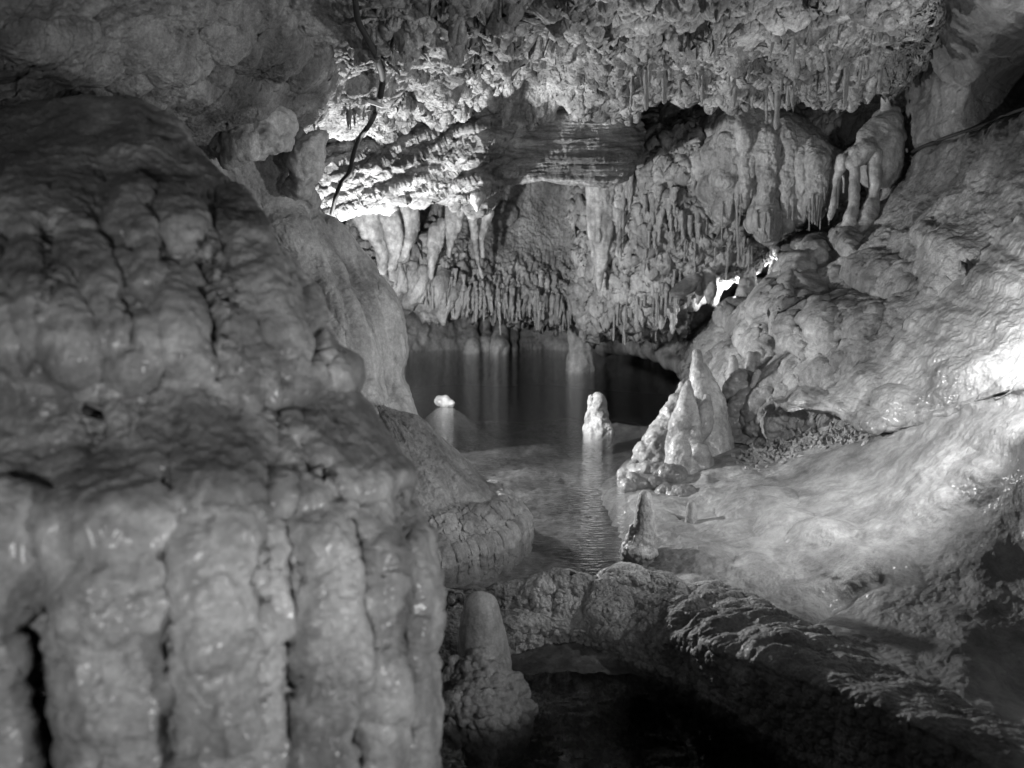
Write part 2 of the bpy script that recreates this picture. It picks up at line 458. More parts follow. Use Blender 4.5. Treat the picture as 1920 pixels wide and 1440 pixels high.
# ------------------------------------------------------------------ ceiling
rows = [
    [(-600, -700, 0.7), (0, -700, 0.9), (400, -700, 1.1), (800, -700, 1.3), (1200, -700, 1.4), (1500, -700, 1.4), (1740, -700, 1.4), (1900, -700, 1.8), (2500, -700, 2.0)],
    [(-500, -250, 1.1), (0, -250, 1.5), (350, -250, 1.9), (700, -250, 2.3), (1100, -250, 2.5), (1450, -250, 2.5), (1750, -250, 2.6), (1880, -250, 3.6), (2400, -250, 4.0)],
    [(-450, -20, 1.6), (0, -20, 2.1), (330, -20, 2.6), (660, -20, 3.2), (1050, -20, 3.5), (1420, -20, 3.5), (1700, -20, 3.6), (1800, -20, 5.2), (2300, -20, 6.0)],
    [(-400, 70, 1.8), (0, 80, 2.3), (320, 80, 2.9), (640, 80, 3.8), (1000, 60, 4.3), (1400, 50, 4.3), (1670, 50, 4.2), (1790, 60, 5.8), (2250, 60, 6.6)],
    [(-400, 150, 2.0), (0, 160, 2.5), (310, 160, 3.1), (620, 150, 4.1), (960, 100, 4.9), (1380, 105, 4.8), (1640, 90, 4.6), (1780, 110, 6.2), (2200, 150, 6.9)],
    [(-400, 230, 2.2), (0, 230, 2.7), (300, 235, 3.3), (590, 205, 4.6), (920, 145, 5.45), (1370, 160, 5.0), (1610, 130, 4.9), (1760, 150, 6.6), (2150, 250, 7.2)],
    [(-400, 290, 2.5), (0, 290, 3.0), (320, 290, 3.5), (600, 258, 5.15), (900, 200, 5.85), (1370, 178, 5.3), (1600, 145, 5.3), (1740, 165, 6.9), (2150, 280, 7.6)],
    [(-400, 300, 3.2), (0, 300, 3.6), (340, 270, 4.3), (620, 262, 5.8), (900, 200, 6.5), (1370, 160, 6.3), (1600, 130, 6.6), (1740, 150, 7.9), (2150, 260, 8.6)],
    [(-400, 280, 4.2), (0, 270, 4.6), (340, 230, 5.5), (620, 170, 7.6), (900, 110, 9.8), (1370, 100, 9.8), (1600, 90, 9.6), (1740, 110, 9.9), (2150, 220, 10.6)],
]
rows = [[(x, y - (0 if i < 3 else 32 * min(1, max(0, (x - 500) / 300))), Y) for x, y, Y in r_] for i, r_ in enumerate(rows)]
s = Surf(rows, 1500, 820)
px, py = s.px, s.py
R = sst(560, 760, px)                        # crusty part; the left is smoother slabs
s.push((fbm(s.v * 1.6, 4) * 0.09) * (0.6 + 0.4 * R))
s.push((1 - R) * (grooves(px, py, [([(0, 40), (60, 60), (130, 62), (210, 85), (270, 100), (330, 165), (390, 215)], 5, -26), ([(190, 0), (215, 45), (270, 90)], 5, -16), ([(0, 100), (80, 110), (150, 120)], 12, -22)])
        + bumps(px, py, [(130, 60, 110, 40, 22, 20), (330, 110, 60, 60, 22, 40), (420, 150, 90, 50, 24, 40), (500, 90, 60, 50, 20), (70, 90, 100, 20, 16), (560, 150, 60, 50, 22), (60, 170, 60, 60, 30)])) * s.k)
s.push((1 - R) * bumps(px, py, [(250, 60, 90, 34, 34, 25), (180, 110, 120, 26, 26, 15), (370, 190, 60, 90, 26, -45), (300, 200, 80, 40, 20, 30), (470, 170, 70, 60, 30), (500, 60, 50, 40, 24), (420, 60, 60, 26, 22, 30), (560, 100, 50, 30, 24, -20), (560, 190, 40, 30, 18), (60, 30, 90, 26, 26, 10)]) * s.k)
s.push((1 - R) * (0.03 * knobs(s.v * np.array([5, 5, 5]) + .3 * fbm(s.v * 4, 2)[..., None], 4.) + 0.02 * ridged(s.v * 6, 4) + 0.010 * fbm(s.v * 16, 4)))
# stepped ledges of crust
led = fbm(np.stack([s.v[..., 0] * .9, s.v[..., 1] * 1.7, 0 * px], -1), 3)
saw = (led * 2.6) % 1.0
s.push(R * (-0.07) * saw ** 2, along=(0, 0, 1))
s.push(R * (0.05 * fbm(s.v * 4.5, 3, off=3) + 0.022 * ridged(s.v * 7, 3)))
x_, y_ = s.v[..., 0], s.v[..., 1]
wv = 0.5 * fbm(np.stack([x_ * 5, y_ * 5, 0 * px], -1), 2)
rich = 0.25 + 0.75 * sst(-.25, .35, fbm(s.v * 1.5, 3, off=5))
s.push(-R * rich * (0.10 * knobs(np.stack([x_ * 8 + wv, y_ * 8 - wv, 0 * px + .5], -1), 2.) ** 4 + 0.08 * knobs(np.stack([x_ * 17 + wv, y_ * 17, 0 * px + .5], -1), 9.) ** 3 + 0.035 * knobs(np.stack([x_ * 34 + wv, y_ * 34, 0 * px + .5], -1), 3.) ** 3), along=(0, 0, 1))
s.push(R * (0.010 * knobs(s.v * 36, 6.) + 0.008 * ridged(s.v * 24, 3) + 0.004 * fbm(s.v * 70, 2)))
S_CEIL = s
done(s, 'cave_ceiling', M_CEIL, None, None, 'structure')

# ------------------------------------------------------------------ hanging bedded slab
rows = []
colsx = (590, 640, 720, 830, 895, 950, 1050, 1130, 1180, 1205)
topY  = (300, 290, 262, 236, 215, 190, 160, 145, 150, 200)
upY   = (320, 310, 290, 262, 246, 224, 195, 178, 185, 218)
midY  = (360, 350, 330, 312, 300, 270, 250, 240, 240, 240)
lowY  = (385, 378, 362, 346, 350, 318, 312, 312, 300, 262)
botY  = (415, 408, 386, 374, 392, 344, 342, 345, 328, 275)
dep   = (5.6, 5.6, 5.7, 5.8, 5.7, 5.9, 6.0, 6.1, 6.3, 6.7)
rows.append([(x, y - 120, d + .5) for x, y, d in zip(colsx, topY, dep)])
rows.append([(x, y - 40, d + .02) for x, y, d in zip(colsx, topY, dep)])
rows.append([(x, y, d - .1) for x, y, d in zip(colsx, upY, dep)])
rows.append([(x, y, d) for x, y, d in zip(colsx, midY, dep)])
rows.append([(x, y, d + .08) for x, y, d in zip(colsx, lowY, dep)])
rows.append([(x, y, d + .25) for x, y, d in zip(colsx, botY, dep)])
rows.append([(x, y - 12, d + .9) for x, y, d in zip(colsx, botY, dep)])
rows.append([(x, y - 60, d + 1.8) for x, y, d in zip(colsx, botY, dep)])
s = Surf(rows, 700, 360)
px, py = s.px, s.py
lay = py + 0.42 * np.minimum(px - 640, 330) + 0.08 * px        # across the bedding
n1 = fbm(np.stack([px / 170, lay / 16, 0 * px], -1), 4)
wl = lay + 12 * fbm(np.stack([px / 90, py / 60, 0 * px], -1), 3)
left = sst(1010, 900, px)
step = (wl / 30) % 1.0
s.push((7 * n1 + left * 15 * (step ** 2 - 0.4) + (1 - left) * 5 * fbm(np.stack([px / 240, py / 9, 0 * px + 7], -1), 3) + bumps(px, py, [(1130, 250, 80, 100, 7), (900, 360, 50, 34, 12), (800, 320, 90, 20, 8, -20), (720, 360, 80, 18, 8, -14)])) * s.k)
s.push(0.03 * (1 - left) * fbm(s.v * np.array([3, 3, 2]), 3) + 0.013 * left * ridged(s.v * np.array([5, 5, 9]), 4) + 0.010 * ridged(s.v * 14, 4) * (0.4 + left) + 0.004 * fbm(s.v * 45, 3))
S_SLAB = s
done(s, 'rock_slab', M_SLAB, 'broad layered rock slab under the ceiling, bright along its lower left edge', 'rock slab')

# ------------------------------------------------------------------ back curtain wall over the pool
colsx = (640, 700, 745, 800, 860, 920, 1000, 1070, 1130, 1200, 1280)
bot   = (545, 530, 520, 540, 560, 566, 578, 584, 588, 588, 580)
dep   = (8.2, 8.4, 8.7, 8.9, 9.0, 9.1, 9.2, 9.2, 9.0, 8.8, 8.6)
rows = [[(x, 250, d + .2) for x, d in zip(colsx, dep)]]
for f_ in (0.0, 0.3, 0.6, 0.85):
    rows.append([(x, 330 + f_ * (b_ - 330), d - .5 * f_ ** 2 + .1) for x, b_, d in zip(colsx, bot, dep)])
rows.append([(x, b_, d - .35) for x, b_, d in zip(colsx, bot, dep)])
rows.append([(x, b_ - 8, d + .6) for x, b_, d in zip(colsx, bot, dep)])
rows.append([(x, b_ - 30, d + 2.2) for x, b_, d in zip(colsx, bot, dep)])
rows.append([(x, b_ - 30, d + 4.5) for x, b_, d in zip(colsx, bot, dep)])
s = Surf(rows, 620, 460)
px, py = s.px, s.py
s.push(0.10 * fbm(s.v * 1.1, 4))
fl = ridged(np.stack([px / 34, py / 260, 0 * px], -1), 3)
lft = sst(930, 780, px) * 0.9 + sst(1060, 1150, px)
s.push((fl * 12 * lft + bumps(px, py, [(940, 405, 28, 22, 22, -20), (800, 470, 20, 60, 22), (760, 450, 30, 90, 18)])) * s.k)
frg = sst(-130, -20, py - ip(px, list(zip(colsx, bot))))
s.push(frg * (18 * ridged(np.stack([px / 11, py / 46, 0 * px], -1), 3) + 10 * fbm(np.stack([px / 20, py / 20, 0 * px], -1), 3)) * s.k)
drp = np.clip(perlin(np.stack([s.v[..., 0] * 12, s.v[..., 1] * 12, 0 * px], -1)) - 0.05, 0, 1)
s.push(-0.16 * frg * drp, along=(0, 0, 1))
s.push(0.022 * ridged(s.v * 4, 4, 0.55) * (0.4 + 0.6 * fbm(s.v * .8, 2, off=3)) + 0.012 * fbm(s.v * 22, 4))
S_BACK = s
done(s, 'back_wall', M_CURT, None, None, 'structure')

# far wall in the recess, standing in the water
colsx = (560, 700, 780, 860, 930, 1000, 1080, 1160, 1240, 1320, 1500)
rows = []
fy = (12.5, 12.8, 13.2, 13.6, 13.4, 13.6, 13.2, 12.8, 12.4, 12.0, 11)
for z, o_ in ((2.2, 0.4), (1.3, 0.3), (0.8, 0.25), (0.45, 0.12), (0.2, 0.0), (0.0, -0.06), (-0.6, -0.1)):
    rows.append([((x - 960) / F * d * 1.02, d + o_, z) for x, d in zip(colsx, fy)])
s = Surf(rows, 420, 160, world=True)
z = s.v[..., 2]
s.push(0.14 * fbm(s.v * 1.3, 4) + 0.03 * ridged(s.v * 5, 3))
S_FAR = s
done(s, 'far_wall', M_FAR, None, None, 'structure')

# ------------------------------------------------------------------ right hand curtain mass
rows = [
    [(1090, 60, 8.6), (1170, 60, 9.4), (1240, 70, 10.5), (1330, 80, 10.5), (1420, 90, 8.8), (1500, 100, 7.8), (1580, 110, 7.2), (1700, 120, 7.0)],
    [(1090, 180, 8.6), (1170, 185, 9.2), (1240, 190, 10.4), (1330, 190, 10.0), (1420, 200, 8.1), (1500, 212, 7.5), (1580, 225, 7.1), (1700, 235, 6.9)],
    [(1090, 300, 8.4), (1170, 240, 8.4), (1250, 238, 8.3), (1340, 225, 7.9), (1420, 240, 7.8), (1500, 255, 7.6), (1580, 270, 7.4), (1700, 280, 7.0)],
    [(1090, 360, 8.3), (1165, 330, 7.9), (1250, 290, 7.5), (1340, 290, 7.3), (1420, 300, 7.4), (1500, 310, 7.4), (1580, 325, 7.2), (1690, 330, 6.9)],
    [(1090, 430, 8.3), (1165, 420, 7.9), (1250, 380, 7.4), (1340, 370, 7.3), (1420, 375, 7.4), (1500, 372, 7.4), (1580, 380, 7.2), (1660, 385, 6.9)],
    [(1090, 500, 8.3), (1165, 490, 8.0), (1250, 450, 7.6), (1340, 420, 7.4), (1420, 415, 7.4), (1490, 405, 7.4), (1550, 405, 7.3), (1620, 410, 7.0)],
    [(1095, 560, 8.3), (1170, 545, 8.0), (1250, 510, 7.8), (1330, 475, 7.7), (1400, 445, 7.6), (1460, 425, 7.6), (1520, 415, 7.5), (1600, 420, 7.3)],
    [(1100, 596, 8.4), (1175, 585, 8.2), (1245, 560, 8.0), (1320, 498, 8.0), (1390, 462, 8.0), (1450, 437, 8.0), (1510, 424, 8.0), (1590, 426, 8.0)],
    [(1105, 580, 9.4), (1180, 570, 9.4), (1240, 545, 9.4), (1310, 480, 9.4), (1380, 450, 9.3), (1440, 424, 9.2), (1500, 414, 9.2), (1580, 414, 9.2)],
    [(1105, 570, 11.4), (1180, 560, 11.4), (1240, 520, 11.4), (1310, 460, 11.4), (1380, 430, 11.3), (1440, 414, 11.2), (1500, 404, 11.2), (1580, 404, 11.2)],
]
s = Surf(rows, 720, 700)
px, py = s.px, s.py
s.push(0.10 * fbm(s.v * 1.4, 4, off=2))
tang = sst(200, 240, py)
s.push(tang * (14 * ridged(np.stack([px / 44, py / 80, 0 * px], -1), 4) + 12 * knobs(np.stack([px / 24, py / 50, 0 * px], -1) + .4 * fbm(np.stack([px / 30, py / 30, 0 * px], -1), 2)[..., None], 8.) - 8) * s.k)
s.push(tang * (14 * ridged(np.stack([px / 15, py / 60, 0 * px + 2], -1), 3)) * s.k)
dr = np.clip(perlin(np.stack([s.v[..., 0] * 13, s.v[..., 1] * 13, 0 * px], -1)) - 0.1, 0, 1)
s.push(-0.14 * tang * dr, along=(0, 0, 1))
s.push(0.02 * ridged(s.v * 9, 4) + 0.007 * fbm(s.v * 40, 3))
S_CURT = s
done(s, 'flowstone_curtain', M_CURT, 'ragged tangled flowstone curtain behind the fluted drape, with a slanting dripping lower edge', 'flowstone')

o = None
# the fluted drape hanging in front of it
colsx = (1312, 1325, 1350, 1385, 1425, 1470, 1515, 1560, 1600)
topY  = (250, 222, 196, 188, 196, 214, 246, 282, 300)
botY  = (330, 352, 388, 380, 418, 410, 396, 366, 350)
dd    = (7.3, 7.05, 6.8, 6.65, 6.6, 6.55, 6.5, 6.5, 6.6)
rows = []
for f_, o_ in ((-0.16, 1.2), (-0.03, 0.5), (0.04, 0.2), (0.16, 0.05), (0.35, 0.0), (0.6, 0.0), (0.85, 0.04), (1.0, 0.12), (0.97, 0.3), (0.8, 0.55), (0.3, 0.8)):
    rows.append([(x, t_ + f_ * (b_ - t_), d_ + o_) for x, t_, b_, d_ in zip(colsx, topY, botY, dd)])
s = Surf(rows, 420, 460)
px, py = s.px, s.py
fold = np.zeros_like(px); rim = np.zeros_like(px)
for cx, w, l in ((1332, 18, 6), (1358, 22, 24), (1394, 13, 4), (1412, 9, 16), (1440, 22, 34), (1476, 15, 24), (1502, 11, 8), (1530, 20, 20), (1562, 14, 4), (1588, 12, 12)):
    q = np.sqrt(np.clip(1 - ((px - cx - 7 * fbm(np.stack([py / 50, 0 * px, 0 * px + cx], -1), 3)) / (w * (1 + .3 * fbm(np.stack([py / 70, 0 * px + 9, 0 * px + cx], -1), 2)))) ** 2, 0, 1)) * (0.7 + 0.5 * fbm(np.stack([py / 55, 0 * px + 5, 0 * px + cx * 3], -1), 2))
    fold = np.maximum(fold, q * w * 0.9); rim = np.maximum(rim, q ** 2 * l)
tb = (py - ip(px, list(zip(colsx, topY)))) / (ip(px, list(zip(colsx, botY))) - ip(px, list(zip(colsx, topY))))
s.push((1.9 * fold - 15) * sst(-0.02, 0.35, tb) * s.k)
s.push(-rim * sst(0.55, 1.0, tb) * s.k, along=(0, 0, 1))
s.push(0.03 * fbm(s.v * 4, 3) + 0.016 * ridged(s.v * np.array([7, 7, 3]), 3) + 0.012 * knobs(s.v * 22, 2.) + 0.005 * fbm(s.v * 40, 3))
S_DRAPE = s
done(s, 'fluted_drape', M_CURT, 'broad dull fluted drape of flowstone with rounded shoulders under the crusty ceiling', 'flowstone')

# ------------------------------------------------------------------ right wall
rows = [
    [(1640, -300, 6.6), (1640, -300, 4.6), (1760, -350, 3.4), (1870, -400, 2.8), (2050, -450, 2.3), (2400, -500, 1.9)],
    [(1715, 0, 8.0), (1720, 0, 5.4), (1770, -30, 4.3), (1860, -60, 3.6), (2000, -80, 3.2), (2400, -100, 2.4)],
    [(1690, 150, 9.4), (1700, 150, 6.9), (1745, 130, 5.6), (1830, 110, 4.7), (1960, 90, 4.0), (2400, 50, 2.8)],
    [(1680, 270, 9.5), (1695, 270, 7.0), (1730, 260, 5.9), (1800, 230, 5.2), (1930, 190, 4.5), (2400, 150, 3.0)],
    [(1620, 350, 9.6), (1650, 350, 7.2), (1705, 330, 6.0), (1790, 290, 5.3), (1920, 250, 4.6), (2400, 250, 3.1)],
    [(1500, 430, 9.8), (1560, 430, 7.0), (1630, 420, 6.0), (1740, 400, 5.2), (1900, 380, 4.3), (2400, 380, 3.1)],
    [(1420, 530, 10.0), (1492, 515, 7.3), (1550, 510, 6.0), (1680, 500, 5.0), (1860, 490, 4.1), (2400, 480, 3.1)],
    [(1330, 610, 10.0), (1402, 600, 7.2), (1480, 600, 5.8), (1620, 600, 4.8), (1800, 590, 4.1), (2400, 560, 3.2)],
    [(1302, 665, 9.8), (1350, 670, 7.0), (1410, 680, 5.7), (1560, 680, 4.8), (1740, 680, 4.2), (2400, 640, 3.4)],
    [(1300, 735, 8.9), (1334, 740, 6.5), (1375, 750, 5.5), (1500, 760, 4.8), (1700, 760, 4.3), (2400, 720, 3.6)],
    [(1285, 820, 7.4), (1312, 830, 6.0), (1345, 830, 5.3), (1460, 840, 4.8), (1640, 850, 4.3), (2400, 850, 3.4)],
]
s = Surf(rows, 620, 820)
px, py = s.px, s.py
s.push(0.08 * fbm(s.v * 1.3, 4, off=8))
low = sst(400, 480, py)
s.push(low * (26 * knobs(np.stack([(px + .5 * py) / 80, (py - .4 * px) / 66, 0 * px], -1) + .35 * fbm(np.stack([px / 70, py / 70, 0 * px], -1), 2)[..., None], 5.) * sst(-.5, .3, fbm(np.stack([px / 160, py / 160, 0 * px], -1), 2)) +
               bumps(px, py, [(1490, 610, 50, 76, 62), (1525, 575, 40, 62, 50), (1440, 640, 46, 60, 46), (1560, 620, 40, 40, 36), (1600, 600, 60, 50, 26), (1650, 520, 60, 40, 20), (1800, 385, 34, 28, 24), (1848, 540, 40, 40, 22), (1480, 540, 26, 50, 30), (1520, 660, 40, 30, 26), (1400, 610, 30, 40, 22), (1500, 490, 22, 30, 30), (1550, 480, 22, 34, 30), (1600, 460, 24, 34, 30)])) * s.k)
s.push(low * (10 * knobs(np.stack([(px + .5 * py) / 30, (py - .4 * px) / 26, 0 * px], -1), 2.) * sst(-.2, .4, fbm(np.stack([px / 90, py / 90, 0 * px + 3], -1), 3)) + 7 * fbm(np.stack([(px + 0.9 * py) / 22, (py - 0.7 * px) / 90, 0 * px], -1), 3)) * s.k)
s.push(grooves(px, py, [([(1640, 345), (1700, 292), (1780, 262), (1890, 215), (2000, 170)], 9, -22), ([(1560, 760), (1680, 660), (1740, 590), (1800, 540), (1850, 470)], 16, -26), ([(1700, 100), (1800, 170), (1920, 60)], 8, -8)]) * s.k)
s.push(0.022 * ridged(s.v * 3.5, 4) * (1 - .5 * low) + 0.008 * fbm(s.v * 25, 4))
s.push(bumps(s.px, s.py, [(1935, 120, 200, 90, 520, -48)], 2.2) * s.k, along=(0.55, 0.75, 0.2))
S_RIGHT = s
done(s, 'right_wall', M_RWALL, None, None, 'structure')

# lobe of bright flowstone lapping over the lower sheet
rows = [
    [(1440, 720, 5.4), (1520, 690, 5.3), (1620, 640, 5.0), (1720, 560, 4.7), (1820, 480, 4.4), (1920, 400, 4.1), (2050, 300, 3.8), (2500, 100, 3.2)],
    [(1445, 742, 4.9), (1540, 715, 4.75), (1640, 662, 4.5), (1740, 590, 4.2), (1830, 520, 3.95), (1930, 450, 3.7), (2060, 370, 3.4), (2500, 250, 2.8)],
    [(1455, 752, 4.7), (1550, 735, 4.5), (1640, 700, 4.2), (1740, 640, 3.9), (1840, 580, 3.6), (1940, 530, 3.4), (2070, 480, 3.1), (2500, 400, 2.5)],
    [(1465, 762, 4.6), (1560, 755, 4.35), (1640, 750, 4.02), (1740, 700, 3.7), (1840, 650, 3.4), (1950, 620, 3.15), (2080, 590, 2.9), (2500, 520, 2.3)],
    [(1475, 768, 4.55), (1565, 768, 4.28), (1625, 792, 3.93), (1740, 758, 3.58), (1840, 720, 3.26), (1950, 690, 3.0), (2080, 660, 2.75), (2500, 600, 2.2)],
    [(1480, 772, 4.6), (1570, 778, 4.3), (1628, 816, 3.9), (1740, 790, 3.55), (1840, 750, 3.22), (1950, 718, 2.96), (2080, 690, 2.7), (2500, 640, 2.15)],
    [(1480, 770, 4.9), (1570, 776, 4.6), (1640, 812, 4.2), (1740, 788, 3.75), (1840, 750, 3.4), (1950, 718, 3.1), (2080, 690, 2.85), (2500, 640, 2.3)],
    [(1480, 750, 5.3), (1570, 760, 5.1), (1650, 790, 4.7), (1740, 775, 4.2), (1840, 745, 3.7), (1950, 715, 3.3), (2080, 690, 3.0), (2500, 640, 2.5)],
]
s = Surf(rows, 520, 380)
px, py = s.px, s.py
s.push((14 * fbm(np.stack([px / 130, py / 90, 0 * px], -1), 3) + 5 * fbm(np.stack([(px + py) / 70, (py - px * .5) / 40, 0 * px], -1), 4) + bumps(px, py, [(1680, 760, 46, 40, 20), (1640, 790, 26, 26, 22), (1780, 720, 110, 40, 14, -25), (1510, 735, 40, 20, 14)])) * s.k)
s.push(0.010 * fbm(s.v * 7, 4) + 0.0035 * fbm(s.v * 34, 4))
S_LOBE = s
done(s, 'flowstone_lobe', M_SHEET, 'glossy bright flowstone lobe overhanging the sheet at the right edge', 'flowstone')

# lower sheet sloping down to the pool and to the dark near corner
rows = [
    [(1100, 800, 6.9), (1230, 800, 6.6), (1340, 790, 5.7), (1460, 770, 5.2), (1640, 740, 4.7), (1850, 690, 4.2), (2100, 620, 3.7), (2700, 550, 3.0)],
    [(1130, 838, 6.5), (1230, 838, 6.1), (1330, 840, 5.2), (1450, 830, 4.8), (1640, 805, 4.12), (1850, 735, 3.28), (2100, 660, 2.74), (2700, 600, 2.4)],
    [(1125, 882, 5.6), (1200, 880, 5.25), (1310, 885, 4.7), (1440, 865, 4.4), (1640, 830, 3.88), (1850, 772, 3.15), (2050, 722, 2.74), (2700, 690, 2.0)],
    [(1120, 935, 4.9), (1190, 930, 4.42), (1300, 935, 4.15), (1430, 925, 3.95), (1620, 900, 3.5), (1850, 870, 2.85), (2020, 850, 2.45), (2700, 800, 1.7)],
    [(1120, 1000, 4.2), (1190, 1005, 3.74), (1300, 1010, 3.55), (1430, 1010, 3.38), (1600, 995, 3.12), (1840, 980, 2.78), (2000, 970, 2.5), (2600, 950, 1.5)],
    [(1140, 1060, 3.7), (1210, 1060, 3.38), (1300, 1062, 3.22), (1430, 1060, 3.1), (1580, 1070, 2.92), (1820, 1080, 2.66), (2000, 1090, 2.4), (2600, 1080, 1.2)],
    [(1160, 1115, 3.3), (1230, 1115, 3.06), (1320, 1118, 2.95), (1450, 1130, 2.84), (1580, 1150, 2.75), (1800, 1190, 2.48), (2000, 1230, 2.2), (2600, 1250, 1.0)],
    [(1180, 1170, 2.9), (1260, 1170, 2.85), (1360, 1175, 2.75), (1480, 1195, 2.6), (1600, 1230, 2.42), (1800, 1310, 2.14), (2000, 1380, 1.95), (2600, 1450, 0.8)],
    [(1200, 1260, 2.8), (1300, 1260, 2.7), (1400, 1270, 2.6), (1520, 1300, 2.4), (1650, 1350, 2.15), (1820, 1430, 1.75), (2000, 1520, 1.35), (2600, 1650, 0.7)],
]
s = Surf(rows, 760, 680)
px, py = s.px, s.py
fx, fy_ = (px + 1.1 * py), (py - 0.55 * px)
s.push((16 * fbm(np.stack([px / 190, py / 120, 0 * px], -1), 2, off=3) + 5 * fbm(np.stack([fx / 260, fy_ / 66, 0 * px], -1), 2) +
        bumps(px, py, [(1830, 905, 56, 44, 9, -20), (1778, 935, 34, 26, 7), (1240, 885, 70, 30, 24), (1190, 890, 34, 26, 22), (1420, 950, 80, 30, 24, -10), (1470, 985, 60, 26, 22, -20), (1540, 1000, 70, 30, 24, -15),
                      (1300, 1050, 90, 30, 22), (1420, 1080, 80, 50, 9, 20), (1600, 860, 90, 30, 14, -20), (1260, 1045, 50, 20, 18)], 1.1)) * s.k)
s.push((2.5 * fbm(np.stack([fx / 150, fy_ / 46, 0 * px], -1), 2) + 2.5 * knobs(np.stack([px / 24, py / 16, 0 * px], -1), 9.) * sst(1500, 1250, px) * sst(840, 900, py)) * s.k)
s.push(grooves(px, py, [([(1500, 1180), (1600, 1110), (1650, 1090)], 10, -14), ([(1340, 900), (1460, 850), (1620, 825)], 8, -14)]) * s.k)
lump = knobs(np.stack([(px + .6 * py) / 95, (py - .45 * px) / 48, 0 * px], -1) + .5 * fbm(np.stack([px / 80, py / 60, 0 * px], -1), 3)[..., None], 6.)
s.push((7 * lump - 4) * sst(-.25, .35, fbm(np.stack([px / 170, py / 110, 0 * px + 8], -1), 3)) * s.k)
s.push(0.009 * fbm(s.v * 6, 4) + 0.0028 * fbm(s.v * 30, 4))
S_SHEET = s
done(s, 'flowstone_sheet', M_SHEET, 'wide wet flowstone sheet sloping from the right down to the pool edge', 'flowstone')

# ------------------------------------------------------------------ pool bed and water
nx, ny = 420, 620
X = np.linspace(-3.2, 3.2, nx)[None, :] * np.ones((ny, 1))
Yg = (2.6 + 12.4 * np.linspace(0, 1, ny) ** 1.4)[:, None] * np.ones((1, nx))
dep = ip(Yg, [(2.6, -0.16), (3.2, -0.13), (3.8, -0.10), (4.6, -0.12), (5.5, -0.16), (6.5, -0.24), (7.5, -0.40), (9, -0.8), (11, -1.4), (15, -1.5)])
dep = dep + 0.10 * sst(4.8, 6.2, Yg) * fbm(np.stack([X * .9, Yg * .9, 0 * X + 4], -1), 3)
dep = np.minimum(dep, -0.05)
for bx, by, rx, ry, h in ((-0.62, 7.45, 0.34, 0.30, 0.03), (-2.2, 11, 0.5, 0.4, -0.02)):
    r2 = ((X - bx) / rx) ** 2 + ((Yg - by) / ry) ** 2
    w = np.exp(-r2)
    dep = dep * (1 - w) + (h - 0.03) * w
v = np.stack([X, Yg, dep], -1)
v[..., 2] += np.minimum(1, -v[..., 2] / 0.12) * (0.03 * fbm(v * np.array([2.2, 2.2, 0]) + 3, 5) + 0.010 * ridged(v * np.array([10, 10, 0]), 4) + 0.006 * fbm(v * np.array([40, 40, 0]), 3))
grid_mesh('pool_bed', v, M_BED)['kind'] = 'structure'

def water_mat(name, ripple, scale, density):
    m = bpy.data.materials.new(name); m.use_nodes = True
    nt = m.node_tree; N = nt.nodes; L = nt.links
    for n in list(N):
        if n.type != 'OUTPUT_MATERIAL': N.remove(n)
    out = N['Material Output']
    tr = N.new('ShaderNodeBsdfTransparent'); tr.inputs[0].default_value = (0.9, 0.9, 0.9, 1)
    gl = N.new('ShaderNodeBsdfGlossy'); gl.inputs['Roughness'].default_value = 0.02; gl.inputs[0].default_value = (1, 1, 1, 1)
    lw = N.new('ShaderNodeLayerWeight'); lw.inputs['Blend'].default_value = 0.5
    pw = N.new('ShaderNodeMath'); pw.operation = 'POWER'; pw.inputs[1].default_value = 5; L.new(lw.outputs['Facing'], pw.inputs[0])
    fr = N.new('ShaderNodeMath'); fr.operation = 'MULTIPLY_ADD'; fr.inputs[1].default_value = 0.98; fr.inputs[2].default_value = 0.02; L.new(pw.outputs[0], fr.inputs[0])
    mx = N.new('ShaderNodeMixShader')
    tc = N.new('ShaderNodeTexCoord'); mp = N.new('ShaderNodeMapping'); mp.inputs['Scale'].default_value = (1, 2.2, 1)
    ns = N.new('ShaderNodeTexNoise'); ns.inputs['Scale'].default_value = scale; ns.inputs['Detail'].default_value = 3
    bp = N.new('ShaderNodeBump'); bp.inputs['Strength'].default_value = 1; bp.inputs['Distance'].default_value = ripple
    L.new(tc.outputs['Object'], mp.inputs[0]); L.new(mp.outputs[0], ns.inputs['Vector']); L.new(ns.outputs[0], bp.inputs['Height'])
    L.new(bp.outputs[0], gl.inputs['Normal']); L.new(bp.outputs[0], lw.inputs['Normal'])
    L.new(fr.outputs[0], mx.inputs[0]); L.new(tr.outputs[0], mx.inputs[1]); L.new(gl.outputs[0], mx.inputs[2])
    L.new(mx.outputs[0], out.inputs['Surface'])
    va = N.new('ShaderNodeVolumeAbsorption'); va.inputs['Color'].default_value = (0, 0, 0, 1); va.inputs['Density'].default_value = density
    L.new(va.outputs[0], out.inputs['Volume'])
    return m

def box_mesh(name, lo, hi, mat):
    v = [(x, y, z) for z in (lo[2], hi[2]) for y in (lo[1], hi[1]) for x in (lo[0], hi[0])]
    f = [(0, 2, 3, 1), (4, 5, 7, 6), (0, 1, 5, 4), (2, 6, 7, 3), (0, 4, 6, 2), (1, 3, 7, 5)]
    me = bpy.data.meshes.new(name); me.from_pydata(v, [], f); me.materials.append(mat)
    o = bpy.data.objects.new(name, me); sc.collection.objects.link(o); return o
box_mesh('pool_water', (-4, 3.0, -2.6), (4, 15, 0.0), water_mat('pool_water', 0.007, 22, 1.4))['kind'] = 'structure'
box_mesh('front_pool_water', (-2.0, 0.3, -0.9), (2.6, 2.99, -0.135), water_mat('front_pool_water', 0.0015, 9, 7.0))['kind'] = 'structure'

